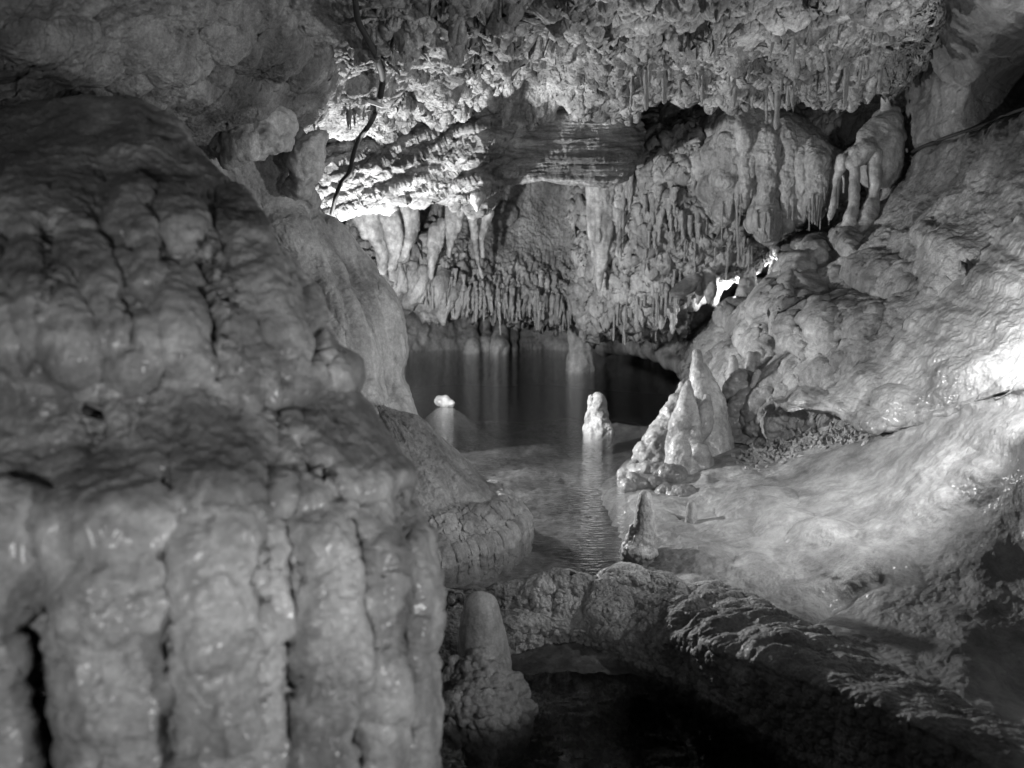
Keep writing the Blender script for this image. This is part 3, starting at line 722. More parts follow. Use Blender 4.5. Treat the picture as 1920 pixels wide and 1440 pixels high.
# front pool bed
nx, ny = 260, 260
X = np.linspace(-1.6, 2.4, nx)[None, :] * np.ones((ny, 1)); Yg = np.linspace(0.3, 3.1, ny)[:, None] * np.ones((1, nx))
zz = -0.30 - 0.40 * sst(-0.2, 0.7, X) - 0.25 * sst(2.3, 2.7, Yg)
v = np.stack([X, Yg, zz + 0 * X], -1)
v[..., 2] += 0.03 * fbm(v * np.array([3, 3, 0]), 4) + 0.012 * ridged(v * np.array([16, 16, 0]), 3)
grid_mesh('front_pool_bed', v, M_BED)['kind'] = 'structure'

# ------------------------------------------------------------------ rimstone dam between the pools
crest = [(700, 1112, 0.02), (830, 1122, 0.02), (930, 1116, 0.03), (1040, 1100, 0.05), (1150, 1092, 0.05), (1250, 1098, 0.05), (1350, 1118, 0.06), (1450, 1150, 0.08), (1550, 1190, 0.10), (1680, 1260, 0.11), (1800, 1320, 0.11), (1950, 1390, 0.10), (2300, 1540, 0.10)]
front = [(700, 1150), (830, 1150), (940, 1150), (1040, 1160), (1150, 1180), (1250, 1200), (1350, 1225), (1450, 1255), (1550, 1290), (1680, 1340), (1800, 1400), (1930, 1480), (2300, 1660)]
foot = [(700, 1265), (830, 1262), (940, 1225), (1060, 1208), (1180, 1238), (1280, 1275), (1380, 1320), (1470, 1370), (1560, 1430), (1680, 1500), (1800, 1570), (1950, 1660), (2300, 1850)]
def atz(px, py, z):
    b = (720 - py) / F
    t = (z - CAMZ) / (-SP + b * CP)
    return ((px - 960) / F * t, t * (CP + b * SP), z)
r = [[], [], [], [], [], [], []]
lean = [.03, .03, .04, .07, .17, .30, .45, .43, .36, .27, .2, .17, .15]
for (a, b, z), (c_, d_), (e_, f_), dl in zip(crest, front, foot, lean):
    A = np.array(atz(a, b, z)); C = np.array(atz(e_, f_, -0.13))
    B = np.array(atz(c_, d_, z - 0.005)) if dl is None else P(c_, d_, A[1] - dl)
    if C[1] > B[1] - 0.02: C[1] = B[1] - 0.02
    C[2] = -0.16
    r[0].append(A + np.array([0, 0.25, -0.25])); r[1].append(A + np.array([0, 0.06, -0.03])); r[2].append(A)
    r[3].append((A + B) / 2 + np.array([0, 0, 0.005])); r[4].append(B); r[5].append((B + C) / 2 + np.array([0, -0.02, 0.02])); r[6].append(C)
r.append([c_ + np.array([0, 0.0, -0.4]) for c_ in r[6]])
s = Surf(r, 1150, 560, world=True)
px, py = s.px, s.py
nrm = s.normals()
face = sst(0.75, 0.45, nrm[..., 2]); topm = 1 - face
s.push(0.02 * fbm(s.v * 4, 4))
s.push(topm * (0.018 * ridged(s.v * np.array([5, 11, 3]), 4) + 0.012 * knobs(s.v * 12, 3.)) * (1 - .6 * sst(1450, 1650, px)))
fa = face * (1 - 0.45 * sst(1250, 1450, px))
s.push(fa * (0.026 * balls(s.v * 27 + .3 * fbm(s.v * 10, 2)[..., None], 2.) - 0.012))
s.push(fa * 0.012 * balls(s.v * 52, 7.) + 0.0015 * fbm(s.v * 60, 3))
s.push(bumps(px, py, [(1140, 1150, 50, 60, 12), (1065, 1085, 46, 22, 12), (1170, 1090, 50, 20, 10), (1240, 1085, 40, 20, 8), (1380, 1130, 90, 26, 10, 12), (1450, 1220, 60, 26, 8)]) * s.k)
S_DAM = s
done(s, 'rimstone_dam', M_POP, 'rough rimstone dam with knobbly popcorn face between front pool and main pool', 'rimstone dam')


# ------------------------------------------------------------------ solid pieces: tubes of changing radius grown into one skin
from mathutils import Vector
def tube_bm(pts, rad, seg=14):
    pts = np.array(pts, float); rad = np.array(rad, float)
    n = max(3, 5 * (len(pts) - 1))
    k = [5] * (len(pts) - 1)
    c = catmull(np.concatenate([pts, rad[:, None]], 1), k)
    p, r = c[:, :3], np.maximum(c[:, 3], 1e-4)
    # rounded ends
    t0 = p[0] - p[1]; t0 /= np.linalg.norm(t0); t1 = p[-1] - p[-2]; t1 /= np.linalg.norm(t1)
    pre = [(p[0] + t0 * r[0] * math.sin(a), r[0] * math.cos(a)) for a in (1.5, 1.2, 0.8, 0.4)]
    post = [(p[-1] + t1 * r[-1] * math.sin(a), r[-1] * math.cos(a)) for a in (0.4, 0.8, 1.2, 1.5)]
    p = np.concatenate([[x[0] for x in pre], p, [x[0] for x in post]])
    r = np.concatenate([[x[1] for x in pre], r, [x[1] for x in post]])
    tan = np.gradient(p, axis=0); tan /= np.linalg.norm(tan, axis=1)[:, None] + 1e-12
    up = np.array([0, 1, 0]) if abs(tan[len(tan) // 2][1]) < 0.8 else np.array([1, 0, 0])
    a = np.cross(tan, up); a /= np.linalg.norm(a, axis=1)[:, None]; b = np.cross(tan, a)
    th = np.linspace(0, 2 * math.pi, seg, endpoint=False)
    v = p[:, None] + r[:, None, None] * (np.cos(th)[None, :, None] * a[:, None] + np.sin(th)[None, :, None] * b[:, None])
    m = len(p)
    f = []
    for i in range(m - 1):
        for j in range(seg):
            j2 = (j + 1) % seg
            f.append((i * seg + j, i * seg + j2, (i + 1) * seg + j2, (i + 1) * seg + j))
    f.append(tuple(range(seg))[::-1]); f.append(tuple((m - 1) * seg + j for j in range(seg)))
    return v.reshape(-1, 3), f

def skin(name, tubes, mat, voxel=0.01, amp=0.01, freq=8, kn=0.0, kf=26, fine=0.003, ff=60, parent=None, space='px', smooth=2, origin=None, rough=None):
    """tubes: lists of (px, py, depth, radius px); they melt into one skin that is then roughened"""
    V, FA = [], []; off = 0
    for t in tubes:
        t = np.array(t, float)
        if space == 'px':
            pts = P(t[:, 0], t[:, 1], t[:, 2]); rad = t[:, 3] * t[:, 2] / F
        else:
            pts, rad = t[:, :3], t[:, 3]
        v, f = tube_bm(pts, rad)
        V.append(v); FA += [tuple(i + off for i in q) for q in f]; off += len(v)
    V = np.concatenate(V)
    me = bpy.data.meshes.new(name); me.from_pydata(V.tolist(), [], FA)
    o = bpy.data.objects.new(name, me); sc.collection.objects.link(o)
    md = o.modifiers.new('r', 'REMESH'); md.mode = 'VOXEL'; md.voxel_size = voxel
    if smooth:
        sm = o.modifiers.new('s', 'SMOOTH'); sm.factor = 0.5; sm.iterations = smooth
    dg = bpy.context.evaluated_depsgraph_get()
    new = bpy.data.meshes.new_from_object(o.evaluated_get(dg))
    o.modifiers.clear(); o.data = new; bpy.data.meshes.remove(me)
    new.name = name
    n = len(new.vertices)
    co = np.empty(n * 3, np.float32); no = co.copy()
    new.vertices.foreach_get('co', co); new.vertices.foreach_get('normal', no)
    co = co.reshape(-1, 3); no = no.reshape(-1, 3)
    d = amp * fbm(co * freq, 4) + fine * fbm(co * ff, 3)
    if kn: d = d + kn * ((balls if mat is M_PALEPOP else knobs)(co * kf, 4.4) - 0.5)
    if rough:                                   # grainy foot, smooth top
        zt, zb = co[:, 2].max(), co[:, 2].min()
        d = d + rough[0] * balls(co * rough[1], 2.2) * sst(0.62, 0.35, (co[:, 2] - zb) / (zt - zb))
    co = co + no * d[:, None]
    if origin is not None:
        co = co - np.array(origin, np.float32); o.location = origin
    new.vertices.foreach_set('co', co.astype(np.float32).ravel()); new.update()
    new.shade_smooth(); new.materials.clear(); new.materials.append(mat)
    if parent: o.parent = parent
    return o

def empty(name, label, cat, group=None):
    o = bpy.data.objects.new(name, None); sc.collection.objects.link(o)
    return tag(o, label, cat, group)

# front stalagmite
e = empty('stalagmite', 'blunt grey stalagmite on a popcorn base, rising from the dark front pool', 'stalagmite')
skin('shaft', [[(902, 1142, 2.5, 36), (903, 1168, 2.5, 44), (905, 1205, 2.5, 50), (908, 1248, 2.5, 57)], [(908, 1235, 2.47, 48), (912, 1252, 2.47, 53)]], M_PALE, 0.006, 0.004, 9, 0, 26, 0.001, 60, e, smooth=6)
skin('popcorn_base', [[(905, 1268, 2.43, 58), (908, 1295, 2.41, 74), (912, 1345, 2.39, 94)], [(852, 1244, 2.43, 12), (850, 1275, 2.43, 24), (840, 1330, 2.40, 44)], [(960, 1288, 2.38, 24), (970, 1330, 2.38, 36)], [(870, 1320, 2.31, 36), (905, 1330, 2.29, 36), (940, 1325, 2.31, 34)], [(810, 1310, 2.41, 36), (810, 1350, 2.39, 40)], [(850, 1370, 2.33, 50), (930, 1370, 2.33, 50)]], M_PALEPOP, 0.005, 0.008, 12, 0.024, 36, 0.002, 70, e)

# stalagmite with its shadow on the sheet
o = skin('stalagmite', [[(1210, 932, 3.42, 14), (1210, 955, 3.42, 18), (1208, 985, 3.42, 22), (1202, 1012, 3.42, 27), (1198, 1040, 3.42, 36)], [(1186, 990, 3.42, 7), (1188, 1010, 3.42, 16)], [(1176, 1036, 3.36, 9), (1200, 1040, 3.34, 12), (1222, 1038, 3.36, 9)]], M_STAL, 0.005, 0.006, 14, 0, 44, 0.0015, 70, rough=(0.008, 40))
tag(o, 'slim finger shaped stalagmite casting a long shadow across the pale flowstone', 'stalagmite')
q = S_SHEET.at(1296, 970) - np.array([0, 0.05, 0])
o = skin('stalagmite', [[(1296, 946, q[1] + .02, 8), (1296, 962, q[1] + .02, 11), (1296, 985, q[1] + .02, 14)]], M_STAL, 0.005, 0.004, 16, 0, 40, 0.001, 70)
tag(o, 'tiny dark stump of a stalagmite behind the finger shaped one', 'stalagmite')
# the one standing alone in the pool
o = skin('stalagmite', [[(1122, 743, 6.2, 8), (1120, 760, 6.2, 12), (1120, 780, 6.2, 16), (1121, 798, 6.2, 25), (1122, 815, 6.2, 30)], [(1108, 745, 6.2, 3.5), (1107, 770, 6.2, 6), (1108, 800, 6.2, 12)], [(1130, 750, 6.2, 5), (1132, 775, 6.2, 7)], [(1138, 800, 6.15, 9), (1140, 815, 6.15, 12)]], M_STAL, 0.009, 0.014, 12, 0.018, 22, 0.004, 60)
tag(o, 'stepped pale stalagmite standing alone in the dark pool with its reflection', 'stalagmite')
o = skin('pool_stone', [[(826, 752, 7.45, 11), (834, 753, 7.45, 12)], [(840, 755, 7.45, 9), (845, 756, 7.45, 8)], [(834, 746, 7.45, 6), (834, 752, 7.45, 9)]], M_STAL, 0.008, 0.012, 10, 0, 20, 0.002, 60)
tag(o, 'white split stone breaking the dark pool surface beside the pale column', 'stone')

# stalagmite cluster at the water's edge
e = empty('stalagmite_cluster', 'cluster of tall pale stalagmites on the water edge right of the pool', 'stalagmite')
skin('front_cone', [[(1290, 716, 4.9, 5), (1288, 745, 4.9, 13), (1284, 790, 4.85, 26), (1284, 840, 4.8, 36), (1288, 885, 4.75, 44)], [(1262, 830, 4.8, 14), (1265, 880, 4.75, 18)], [(1310, 850, 4.7, 20), (1320, 880, 4.7, 22)], [(1296, 770, 4.84, 12), (1298, 830, 4.74, 16)]], M_STAL, 0.01, 0.014, 8, 0.012, 14, 0.004, 50, e)
skin('rear_spire', [[(1307, 663, 5.15, 7), (1310, 690, 5.15, 14), (1316, 730, 5.15, 24), (1326, 780, 5.1, 34), (1335, 850, 5.05, 44)], [(1335, 725, 5.15, 12), (1345, 770, 5.1, 22)], [(1318, 690, 5.2, 10), (1330, 740, 5.2, 20)]], M_STAL, 0.01, 0.012, 8, 0.008, 14, 0.003, 50, e)
skin('knobbed_spire', [[(1326, 745, 4.95, 8), (1322, 775, 4.9, 16), (1318, 805, 4.88, 17), (1315, 822, 4.85, 8)], [(1318, 800, 4.88, 8), (1320, 824, 4.84, 4)]], M_STAL, 0.008, 0.006, 12, 0, 14, 0.002, 60, e)
o = skin('rock_ramp', [[(1282, 728, 5.25, 10), (1258, 775, 5.2, 15), (1226, 830, 5.1, 20), (1195, 862, 5.0, 12)], [(1270, 760, 5.1, 16), (1240, 830, 5.0, 30), (1240, 880, 4.9, 30)], [(1205, 850, 5.0, 20), (1240, 865, 4.9, 26)]], M_RIGHT, 0.012, 0.03, 7, 0.014, 16, 0.006, 40)
tag(o, 'rough sloping rock ramp running down to the pool left of the stalagmite cluster', 'rock')
o = skin('crusted_shelf', [[(1175, 892, 4.75, 14), (1215, 888, 4.7, 20), (1262, 895, 4.6, 24)], [(1190, 905, 4.55, 14), (1230, 915, 4.5, 20)], [(1165, 905, 4.55, 8), (1180, 915, 4.5, 12)], [(1250, 930, 4.4, 20), (1290, 930, 4.3, 20)]], M_RIGHT, 0.009, 0.02, 8, 0.03, 16, 0.004, 50)
tag(o, 'lumpy bright crust at the pool edge below the stalagmite cluster', 'rock')

# knobs right of the cluster
fingers = [([(1374, 673, 5.25, 8), (1374, 700, 5.25, 11), (1374, 735, 5.2, 14)], 'slender round topped stalagmite knob nearest the tall cluster'),
           ([(1406, 668, 5.3, 9), (1406, 690, 5.3, 11), (1402, 720, 5.25, 12)], 'upright thumb shaped stalagmite knob, tallest of the little knobs'),
           ([(1421, 699, 5.1, 8), (1416, 716, 5.1, 8), (1410, 735, 5.1, 7)], 'leaning club shaped stalagmite knob with narrow foot'),
           ([(1434, 722, 5.05, 11), (1426, 738, 5.05, 15), (1420, 748, 5.05, 15)], 'low pale dome shaped stalagmite knob, lowest of the little knobs'),
           ([(1460, 735, 5.0, 7), (1462, 760, 5.0, 10), (1466, 785, 4.95, 9)], 'small crusty stalagmite knob beside the crystal filled hollow')]
for t, l in fingers:
    tag(skin('knob_stalagmite', [t], M_STAL, 0.007, 0.006, 12, 0, 20, 0.002, 60), l, 'stalagmite', 'stalagmite knobs beside the cluster')
o = skin('pitted_rock', [[(1385, 715, 5.25, 22), (1390, 745, 5.2, 24)], [(1375, 730, 5.2, 16), (1372, 755, 5.2, 16)], [(1405, 745, 5.1, 16), (1380, 765, 5.1, 20)], [(1440, 780, 5.05, 20), (1420, 800, 5.0, 22)], [(1400, 800, 5.1, 22), (1360, 790, 5.15, 26)]], M_RIGHT, 0.011, 0.02, 9, 0.024, 17, 0.004, 50)
tag(o, 'pitted rock lump carrying the little stalagmite knobs', 'rock')

# far columns and feet
o = skin('cave_column', [[(1094, 545, 10.3, 22), (1089, 595, 10.3, 15), (1087, 635, 10.3, 15), (1086, 662, 10.3, 21), (1086, 698, 10.3, 27)], [(1074, 560, 10.25, 9), (1074, 655, 10.25, 8)], [(1104, 560, 10.25, 10), (1103, 640, 10.25, 7), (1106, 695, 10.25, 9)]], M_STAL, 0.018, 0.03, 5, 0.02, 12, 0.006, 30)
tag(o, 'stout pale column standing in the far water under the back wall', 'column')
for px_, w_, y_, l in ((798, 24, 648, 'low pale rock foot at the far waterline nearest the column in the dark corner'), (846, 17, 652, 'squat rock foot at the far waterline beside a dark gap'), (885, 15, 661, 'rock foot in the far water standing forward of its neighbours'), (912, 12, 660, 'narrow rock foot in the far water between two dark gaps'), (938, 17, 662, 'broad pale rock foot in the far water'), (962, 9, 658, 'thin leaning rock foot at the far waterline')):
    D = 1808.0 / (y_ - 520)
    o = skin('waterline_rock', [[(px_ + 2, y_ - 60, D + .5, w_ * .5), (px_, y_ - 30, D + .2, w_ * .75), (px_, y_ - 14, D, w_), (px_, y_ + 4, D, w_)]], M_STAL, 0.025, 0.04, 4, 0.04, 8, 0.01, 22)
    tag(o, l, 'rock', 'rock feet along the far waterline')
o = skin('rock_shore', [[(1130, 640, 12.2, 22), (1190, 645, 11.4, 20), (1240, 664, 10.2, 14), (1280, 686, 9.2, 12), (1312, 702, 8.4, 14)], [(1180, 632, 12, 20), (1250, 638, 10.6, 24), (1305, 662, 9.4, 24)]], M_RIGHT, 0.03, 0.06, 3, 0.03, 9, 0.015, 20)
tag(o, 'pale sloping rock shore at the far right corner of the pool', 'rock')
o = skin('cave_column', [[(1404, 440, 7.7, 12), (1405, 480, 7.7, 11), (1404, 520, 7.6, 14), (1398, 560, 7.5, 18), (1390, 610, 7.3, 22)], [(1394, 530, 7.5, 9), (1388, 575, 7.4, 12)]], M_STAL, 0.014, 0.02, 7, 0.024, 12, 0.005, 40)
tag(o, 'lumpy pale column in front of a dark opening below the curtain', 'column')

# elephant foot column
e = empty('draped_column', 'smooth domed flowstone column with leg like pillars, like an elephant, beside the curtain', 'column')
skin('dome', [[(1662, 222, 6.35, 24), (1658, 240, 6.3, 30), (1650, 280, 6.25, 40), (1648, 320, 6.25, 36)], [(1655, 235, 6.3, 26), (1625, 275, 6.2, 24), (1600, 300, 6.15, 14)], [(1672, 260, 6.3, 24), (1672, 330, 6.3, 20)], [(1622, 282, 6.12, 20), (1600, 306, 6.12, 15)], [(1635, 280, 6.3, 22), (1590, 300, 6.4, 16), (1560, 312, 6.5, 12)]], M_STAL, 0.014, 0.02, 7, 0, 12, 0.005, 40, e, smooth=10)
for leg in ([(1604, 285, 6.15, 13), (1602, 330, 6.1, 9), (1601, 385, 6.1, 9), (1594, 410, 6.05, 13), (1586, 460, 6.0, 18)],
            [(1641, 290, 6.12, 15), (1640, 345, 6.08, 12), (1636, 372, 6.1, 11), (1630, 400, 6.05, 17), (1618, 460, 5.95, 26)],
            [(1668, 310, 6.3, 12), (1666, 350, 6.3, 11), (1660, 390, 6.25, 16), (1655, 450, 6.2, 26)],
            [(1580, 300, 6.3, 12), (1567, 345, 6.3, 6), (1564, 380, 6.25, 6), (1556, 410, 6.2, 5)],
            [(1582, 330, 6.35, 4), (1582, 360, 6.35, 3.5)]):
    skin('leg', [leg], M_STAL, 0.012, 0.012, 7, 0, 12, 0.004, 40, e)
o = skin('thin_column', [[(1668, 110, 6.1, 13), (1663, 150, 6.2, 12), (1660, 190, 6.3, 10), (1660, 225, 6.3, 14)]], M_STAL, 0.014, 0.02, 7, 0, 12, 0.004, 40)
tag(o, 'thin pale column joining the ceiling to the domed column', 'column')

# stubs and pendants
o = skin('broken_stub', [[(602, 258, 3.78, 12), (586, 270, 3.76, 22), (574, 296, 3.78, 25), (560, 350, 3.9, 26)], [(560, 262, 3.78, 18), (560, 300, 3.82, 24)], [(592, 284, 3.8, 16), (578, 330, 3.85, 18)]], M_WALL, 0.008, 0.03, 9, 0.012, 14, 0.005, 40, smooth=4)
tag(o, 'pale broken flowstone stub jutting from the top of the pale column', 'rock')
o = skin('pale_boulder', [[(420, 255, 3.62, 34), (470, 240, 3.6, 40), (520, 238, 3.62, 32)], [(450, 268, 3.56, 30), (500, 262, 3.55, 28), (534, 262, 3.6, 20)], [(440, 285, 3.6, 26), (480, 280, 3.58, 22)]], M_WALL, 0.010, 0.035, 7, 0.02, 11, 0.006, 40, smooth=4)
tag(o, 'rounded pale block resting on top of the pale rock column', 'rock')
o = skin('stalactite', [[(1262, -40, 3.7, 30), (1256, 10, 3.75, 24), (1252, 50, 3.75, 13), (1250, 70, 3.75, 4)], [(1275, -20, 3.7, 16), (1268, 40, 3.7, 8)], [(1240, -20, 3.8, 14), (1245, 40, 3.8, 8)]], M_TITE, 0.008, 0.012, 9, 0.01, 20, 0.003, 60)
tag(o, 'large blade like stalactite hanging from the crusty ceiling at the top edge', 'stalactite')
e = empty('stalactite', 'long fluted curtain stalactite hanging in front of the back wall beside the slab', 'stalactite')
skin('shaft', [[(1122, 350, 7.75, 24), (1124, 390, 7.75, 23), (1126, 440, 7.75, 20), (1126, 490, 7.75, 14), (1124, 520, 7.75, 8), (1123, 546, 7.75, 3)], [(1108, 350, 7.7, 8), (1106, 420, 7.7, 6), (1112, 480, 7.7, 4)], [(1140, 350, 7.7, 9), (1142, 420, 7.7, 7), (1134, 490, 7.7, 4)], [(1124, 380, 7.65, 7), (1120, 450, 7.65, 5)]], M_TITE, 0.012, 0.014, 8, 0.006, 20, 0.004, 50, e)
skin('side_drip', [[(1165, 345, 7.65, 12), (1164, 380, 7.65, 9), (1160, 412, 7.65, 3)], [(1150, 345, 7.65, 9), (1156, 385, 7.65, 5)]], M_TITE, 0.012, 0.012, 8, 0, 20, 0.004, 50, e)
o = skin('drapery', [[(690, 380, 7.80, 18), (700, 430, 7.80, 16), (718, 480, 7.85, 13), (716, 510, 7.90, 10)], [(720, 385, 7.90, 20), (738, 440, 7.90, 18), (735, 500, 8.00, 12)], [(668, 390, 7.80, 14), (684, 440, 7.80, 12)], [(760, 380, 8.10, 24), (770, 420, 8.10, 18), (752, 480, 8.10, 16)]], M_TITE, 0.014, 0.03, 5, 0, 20, 0.006, 40)
tag(o, 'bright folded flowstone drapery between the pale column and the back wall', 'flowstone')
for pts, l in (([[(815, 430, 8.2, 12), (812, 470, 8.2, 11), (809, 500, 8.2, 6), (808, 522, 8.2, 2.5)], [(830, 420, 8.2, 12), (818, 470, 8.2, 8)]], 'sharp dagger like stalactite low on the back wall left of two thin ones'),
               ([[(848, 390, 8.1, 13), (846, 440, 8.1, 9), (842, 480, 8.1, 3)], [(868, 380, 8.1, 10), (858, 430, 8.1, 6)]], 'slanting folded stalactite on the back wall beneath the slab'),
               ([[(885, 400, 8.2, 10), (890, 450, 8.3, 5), (896, 490, 8.35, 3), (905, 520, 8.4, 2)], [(915, 400, 8.2, 10), (904, 450, 8.3, 4), (906, 480, 8.35, 3)]], 'thin forked rib of calcite running down the back wall'),
               ([[(895, 370, 5.75, 16), (895, 384, 5.72, 8), (894, 396, 5.72, 2)]], 'bright pointed tip hanging from the lower edge of the slab'),
               ([[(1245, 545, 7.75, 14), (1240, 575, 7.75, 16), (1242, 600, 7.75, 6), (1240, 614, 7.75, 3)], [(1256, 580, 7.7, 12), (1264, 604, 7.7, 5)]], 'pale sheet like stalactite lowest in the bright fringe above the shore'),
               ([[(1260, 590, 7.6, 5), (1261, 610, 7.6, 4), (1261, 624, 7.6, 2)]], 'short lone stalactite hanging over the dark slope'),
               ([[(1310, 520, 7.5, 10), (1312, 545, 7.5, 10), (1308, 570, 7.5, 2)]], 'bright crusted pointed stalactite left of the dark opening'),
               ([[(1330, 515, 7.4, 12), (1332, 545, 7.4, 12), (1328, 568, 7.4, 2)]], 'bright lumpy stalactite beside the dark opening'),
               ([[(1445, 455, 7.7, 9), (1442, 475, 7.7, 6), (1440, 488, 7.7, 2)]], 'brightly lit small stalactite right of the lumpy pale column'),
               ([[(1395, 130, 5.1, 20), (1400, 165, 5.1, 13), (1410, 190, 5.1, 5), (1410, 202, 5.1, 2)], [(1380, 120, 5.1, 14), (1392, 160, 5.1, 10)]], 'hooked flowing stalactite at the front edge of the ceiling'),
               ([[(1450, 120, 5.0, 9), (1451, 170, 5.0, 8), (1452, 205, 5.0, 3)], [(1455, 160, 5.0, 12), (1454, 190, 5.0, 5)]], 'twin joined stalactites at the ceiling front edge, above the curtain'),
               ([[(1512, 125, 5.0, 12), (1512, 160, 5.0, 9), (1510, 185, 5.0, 3)]], 'short thick stalactite at the ceiling front edge with rounded shoulders'),
               ([[(1560, 115, 4.9, 7), (1552, 150, 4.9, 9), (1546, 178, 4.9, 3)]], 'curved tusk like stalactite at the ceiling front edge nearest the thin column')):
    tag(skin('stalactite', pts, M_TITE, 0.010, 0.014, 9, 0.01, 20, 0.004, 50), l, 'stalactite')
o = skin('bright_drape', [[(1300, 571, 8.35, 13), (1335, 538, 8.35, 14), (1365, 511, 8.35, 13), (1392, 492, 8.35, 9)], [(1320, 526, 8.4, 14), (1360, 491, 8.4, 14)], [(1345, 546, 8.3, 9), (1338, 571, 8.3, 6)], [(1372, 521, 8.3, 6), (1360, 541, 8.3, 4)]], M_STAL, 0.014, 0.02, 8, 0.01, 16, 0.006, 40)
tag(o, 'brightly lit slanting drape glowing behind the fringe, left of the dark opening', 'flowstone')
tag(skin('stalagmite', [[(1468, 488, 8.0, 5), (1468, 505, 8.0, 7), (1464, 525, 8.0, 8), (1462, 560, 8.0, 9)]], M_STAL, 0.012, 0.012, 8, 0, 16, 0.004, 40), 'small brilliantly lit stalagmite peeping over the right wall', 'stalagmite')
o = skin('tilted_block', [[(1265, 548, 7.3, 9), (1285, 535, 7.3, 12), (1304, 524, 7.3, 12)], [(1270, 556, 7.3, 6), (1300, 540, 7.3, 8)]], M_SLAB, 0.012, 0.01, 6, 0, 20, 0.004, 40)
tag(o, 'dark tilted flat block wedged between bright stalactites', 'rock')

# ------------------------------------------------------------------ small stalactites, each an object; shapes are shared
RS = random.Random(5)
def tite_mesh(kind, k):
    seg, n = 10, 22
    t = np.linspace(0, 1, n)
    if kind == 'straw':
        r = 1.0 - 0.35 * t + 0.12 * np.sin(t * RS.uniform(6, 14) + RS.random() * 6); r[0] = 1.7; r[1] = 1.3
    elif kind == 'tooth':
        r = (1 - t) ** RS.uniform(.7, 1.1) * 1.0 + 0.16 + 0.10 * np.sin(t * RS.uniform(5, 11) + RS.random() * 6)
    else:
        r = 0.9 - 0.6 * t + 0.28 * np.sin(t * RS.uniform(9, 16) + RS.random() * 6) * (1 - .5 * t)
        r = np.maximum(r, 0.2)
    r = r * np.sqrt(np.clip((1.0 - t) / 0.06, 0, 1)) + 0.0
    th = np.linspace(0, 2 * math.pi, seg, endpoint=False)
    lob = 1 + (0.28 if kind != 'straw' else 0.08) * np.sin(th * RS.choice([2, 3]) + RS.random() * 6)
    bx = 0.5 * np.sin(t * RS.uniform(1, 3) + RS.random() * 6); by = 0.5 * np.sin(t * RS.uniform(1, 3) + RS.random() * 6)
    bx -= bx[0]; by -= by[0]
    am = 0.3 if kind == 'straw' else 0.6
    v = np.stack([am * bx[:, None] + r[:, None] * (lob * np.cos(th))[None], am * by[:, None] + r[:, None] * (lob * np.sin(th))[None], -t[:, None] + 0 * th[None]], -1)
    q = v.copy(); q[..., 2] *= 5
    v[..., :2] += 0.22 * np.stack([perlin(q * 1.3 + k), perlin(q * 1.3 + k + 40)], -1) * (0.3 if kind == 'straw' else 1)
    return v
TPL = {}
for kind in ('straw', 'tooth', 'knobby'):
    TPL[kind] = [tite_mesh(kind, 7.7 * k) for k in range(7)]
PROTO = {}
def hang(kind, loc, r, L, label, group, tilt=0.04):
    k = RS.randrange(7)
    if (kind, k) not in PROTO:
        o = PROTO[(kind, k)] = grid_mesh('stalactite', TPL[kind][k], M_TITE, closed=True)
    else:
        o = PROTO[(kind, k)].copy(); sc.collection.objects.link(o)
    o.location = loc; o.scale = (r, r, L)
    o.rotation_euler = (RS.gauss(0, tilt), RS.gauss(0, tilt), RS.uniform(0, 6.28))
    tag(o, label, 'stalactite', group)
    return o
def poly_pt(pts, u):
    pts = np.array(pts, float); d = np.hypot(*np.diff(pts, axis=0).T); c = np.concatenate([[0], np.cumsum(d)]) / d.sum()
    return np.interp(u, c, pts[:, 0]), np.interp(u, c, pts[:, 1])
def fringe(surf, pts, n, rr, LL, kinds, label, group, jit=6, sink=0.03):
    u0 = 0.5
    for i in range(n):
        if i % 5 == 0 or RS.random() < 0.35: u0 = RS.random()      # they grow in clumps
        x, y = poly_pt(pts, min(1, max(0, u0 + RS.gauss(0, 0.025))))
        x += RS.gauss(0, jit); y += RS.gauss(0, jit)
        p = surf.at(x, y); k = p[1] / F
        L = RS.uniform(*LL) * (0.35 + 1.25 * RS.random() ** 2) * k; r = RS.uniform(*rr) * k
        hang(RS.choice(kinds), (p[0], p[1] - 0.3 * r, p[2] + sink), r, L + sink, label, group)

fringe(S_BACK, [(765, 530), (860, 562), (1000, 578), (1130, 588), (1230, 586)], 66, (2.0, 3.4), (22, 44), ['straw', 'straw', 'tooth', 'knobby'], 'small pale stalactite in the dense fringe along the bottom of the back wall', 'fringe along the bottom of the back wall', 8)
fringe(S_BACK, [(790, 500), (880, 530), (960, 540), (1000, 560)], 22, (2.4, 4.0), (24, 46), ['tooth', 'knobby'], 'small ragged stalactite on the lower face of the back wall', 'stalactites on the lower face of the back wall', 14)
fringe(S_CURT, [(1140, 585), (1200, 572), (1250, 545), (1300, 505), (1370, 465), (1420, 448)], 50, (1.8, 3.4), (22, 50), ['straw', 'straw', 'tooth'], 'bright thin stalactite in the slanting fringe above the dark opening', 'slanting fringe at the foot of the curtain', 12)
fringe(S_CURT, [(1150, 350), (1200, 385), (1260, 400), (1320, 400)], 30, (4, 8), (36, 76), ['tooth', 'knobby', 'tooth'], 'lumpy pale stalactite in the tangle between the slab and the curtain', 'tangle between slab and curtain', 22)
fringe(S_CURT, [(1180, 460), (1250, 450), (1330, 440)], 20, (2, 3.4), (24, 46), ['straw', 'knobby'], 'thin stalactite in the shaded tangle under the curtain', 'shaded tangle under the curtain', 16)
fringe(S_DRAPE, [(1340, 380), (1400, 385), (1450, 410), (1500, 390), (1560, 365), (1590, 350)], 40, (1.5, 2.6), (24, 62), ['straw', 'straw', 'straw', 'tooth'], 'straw stalactite hanging from the ragged lower edge of the curtain', 'straws below the curtain', 8)
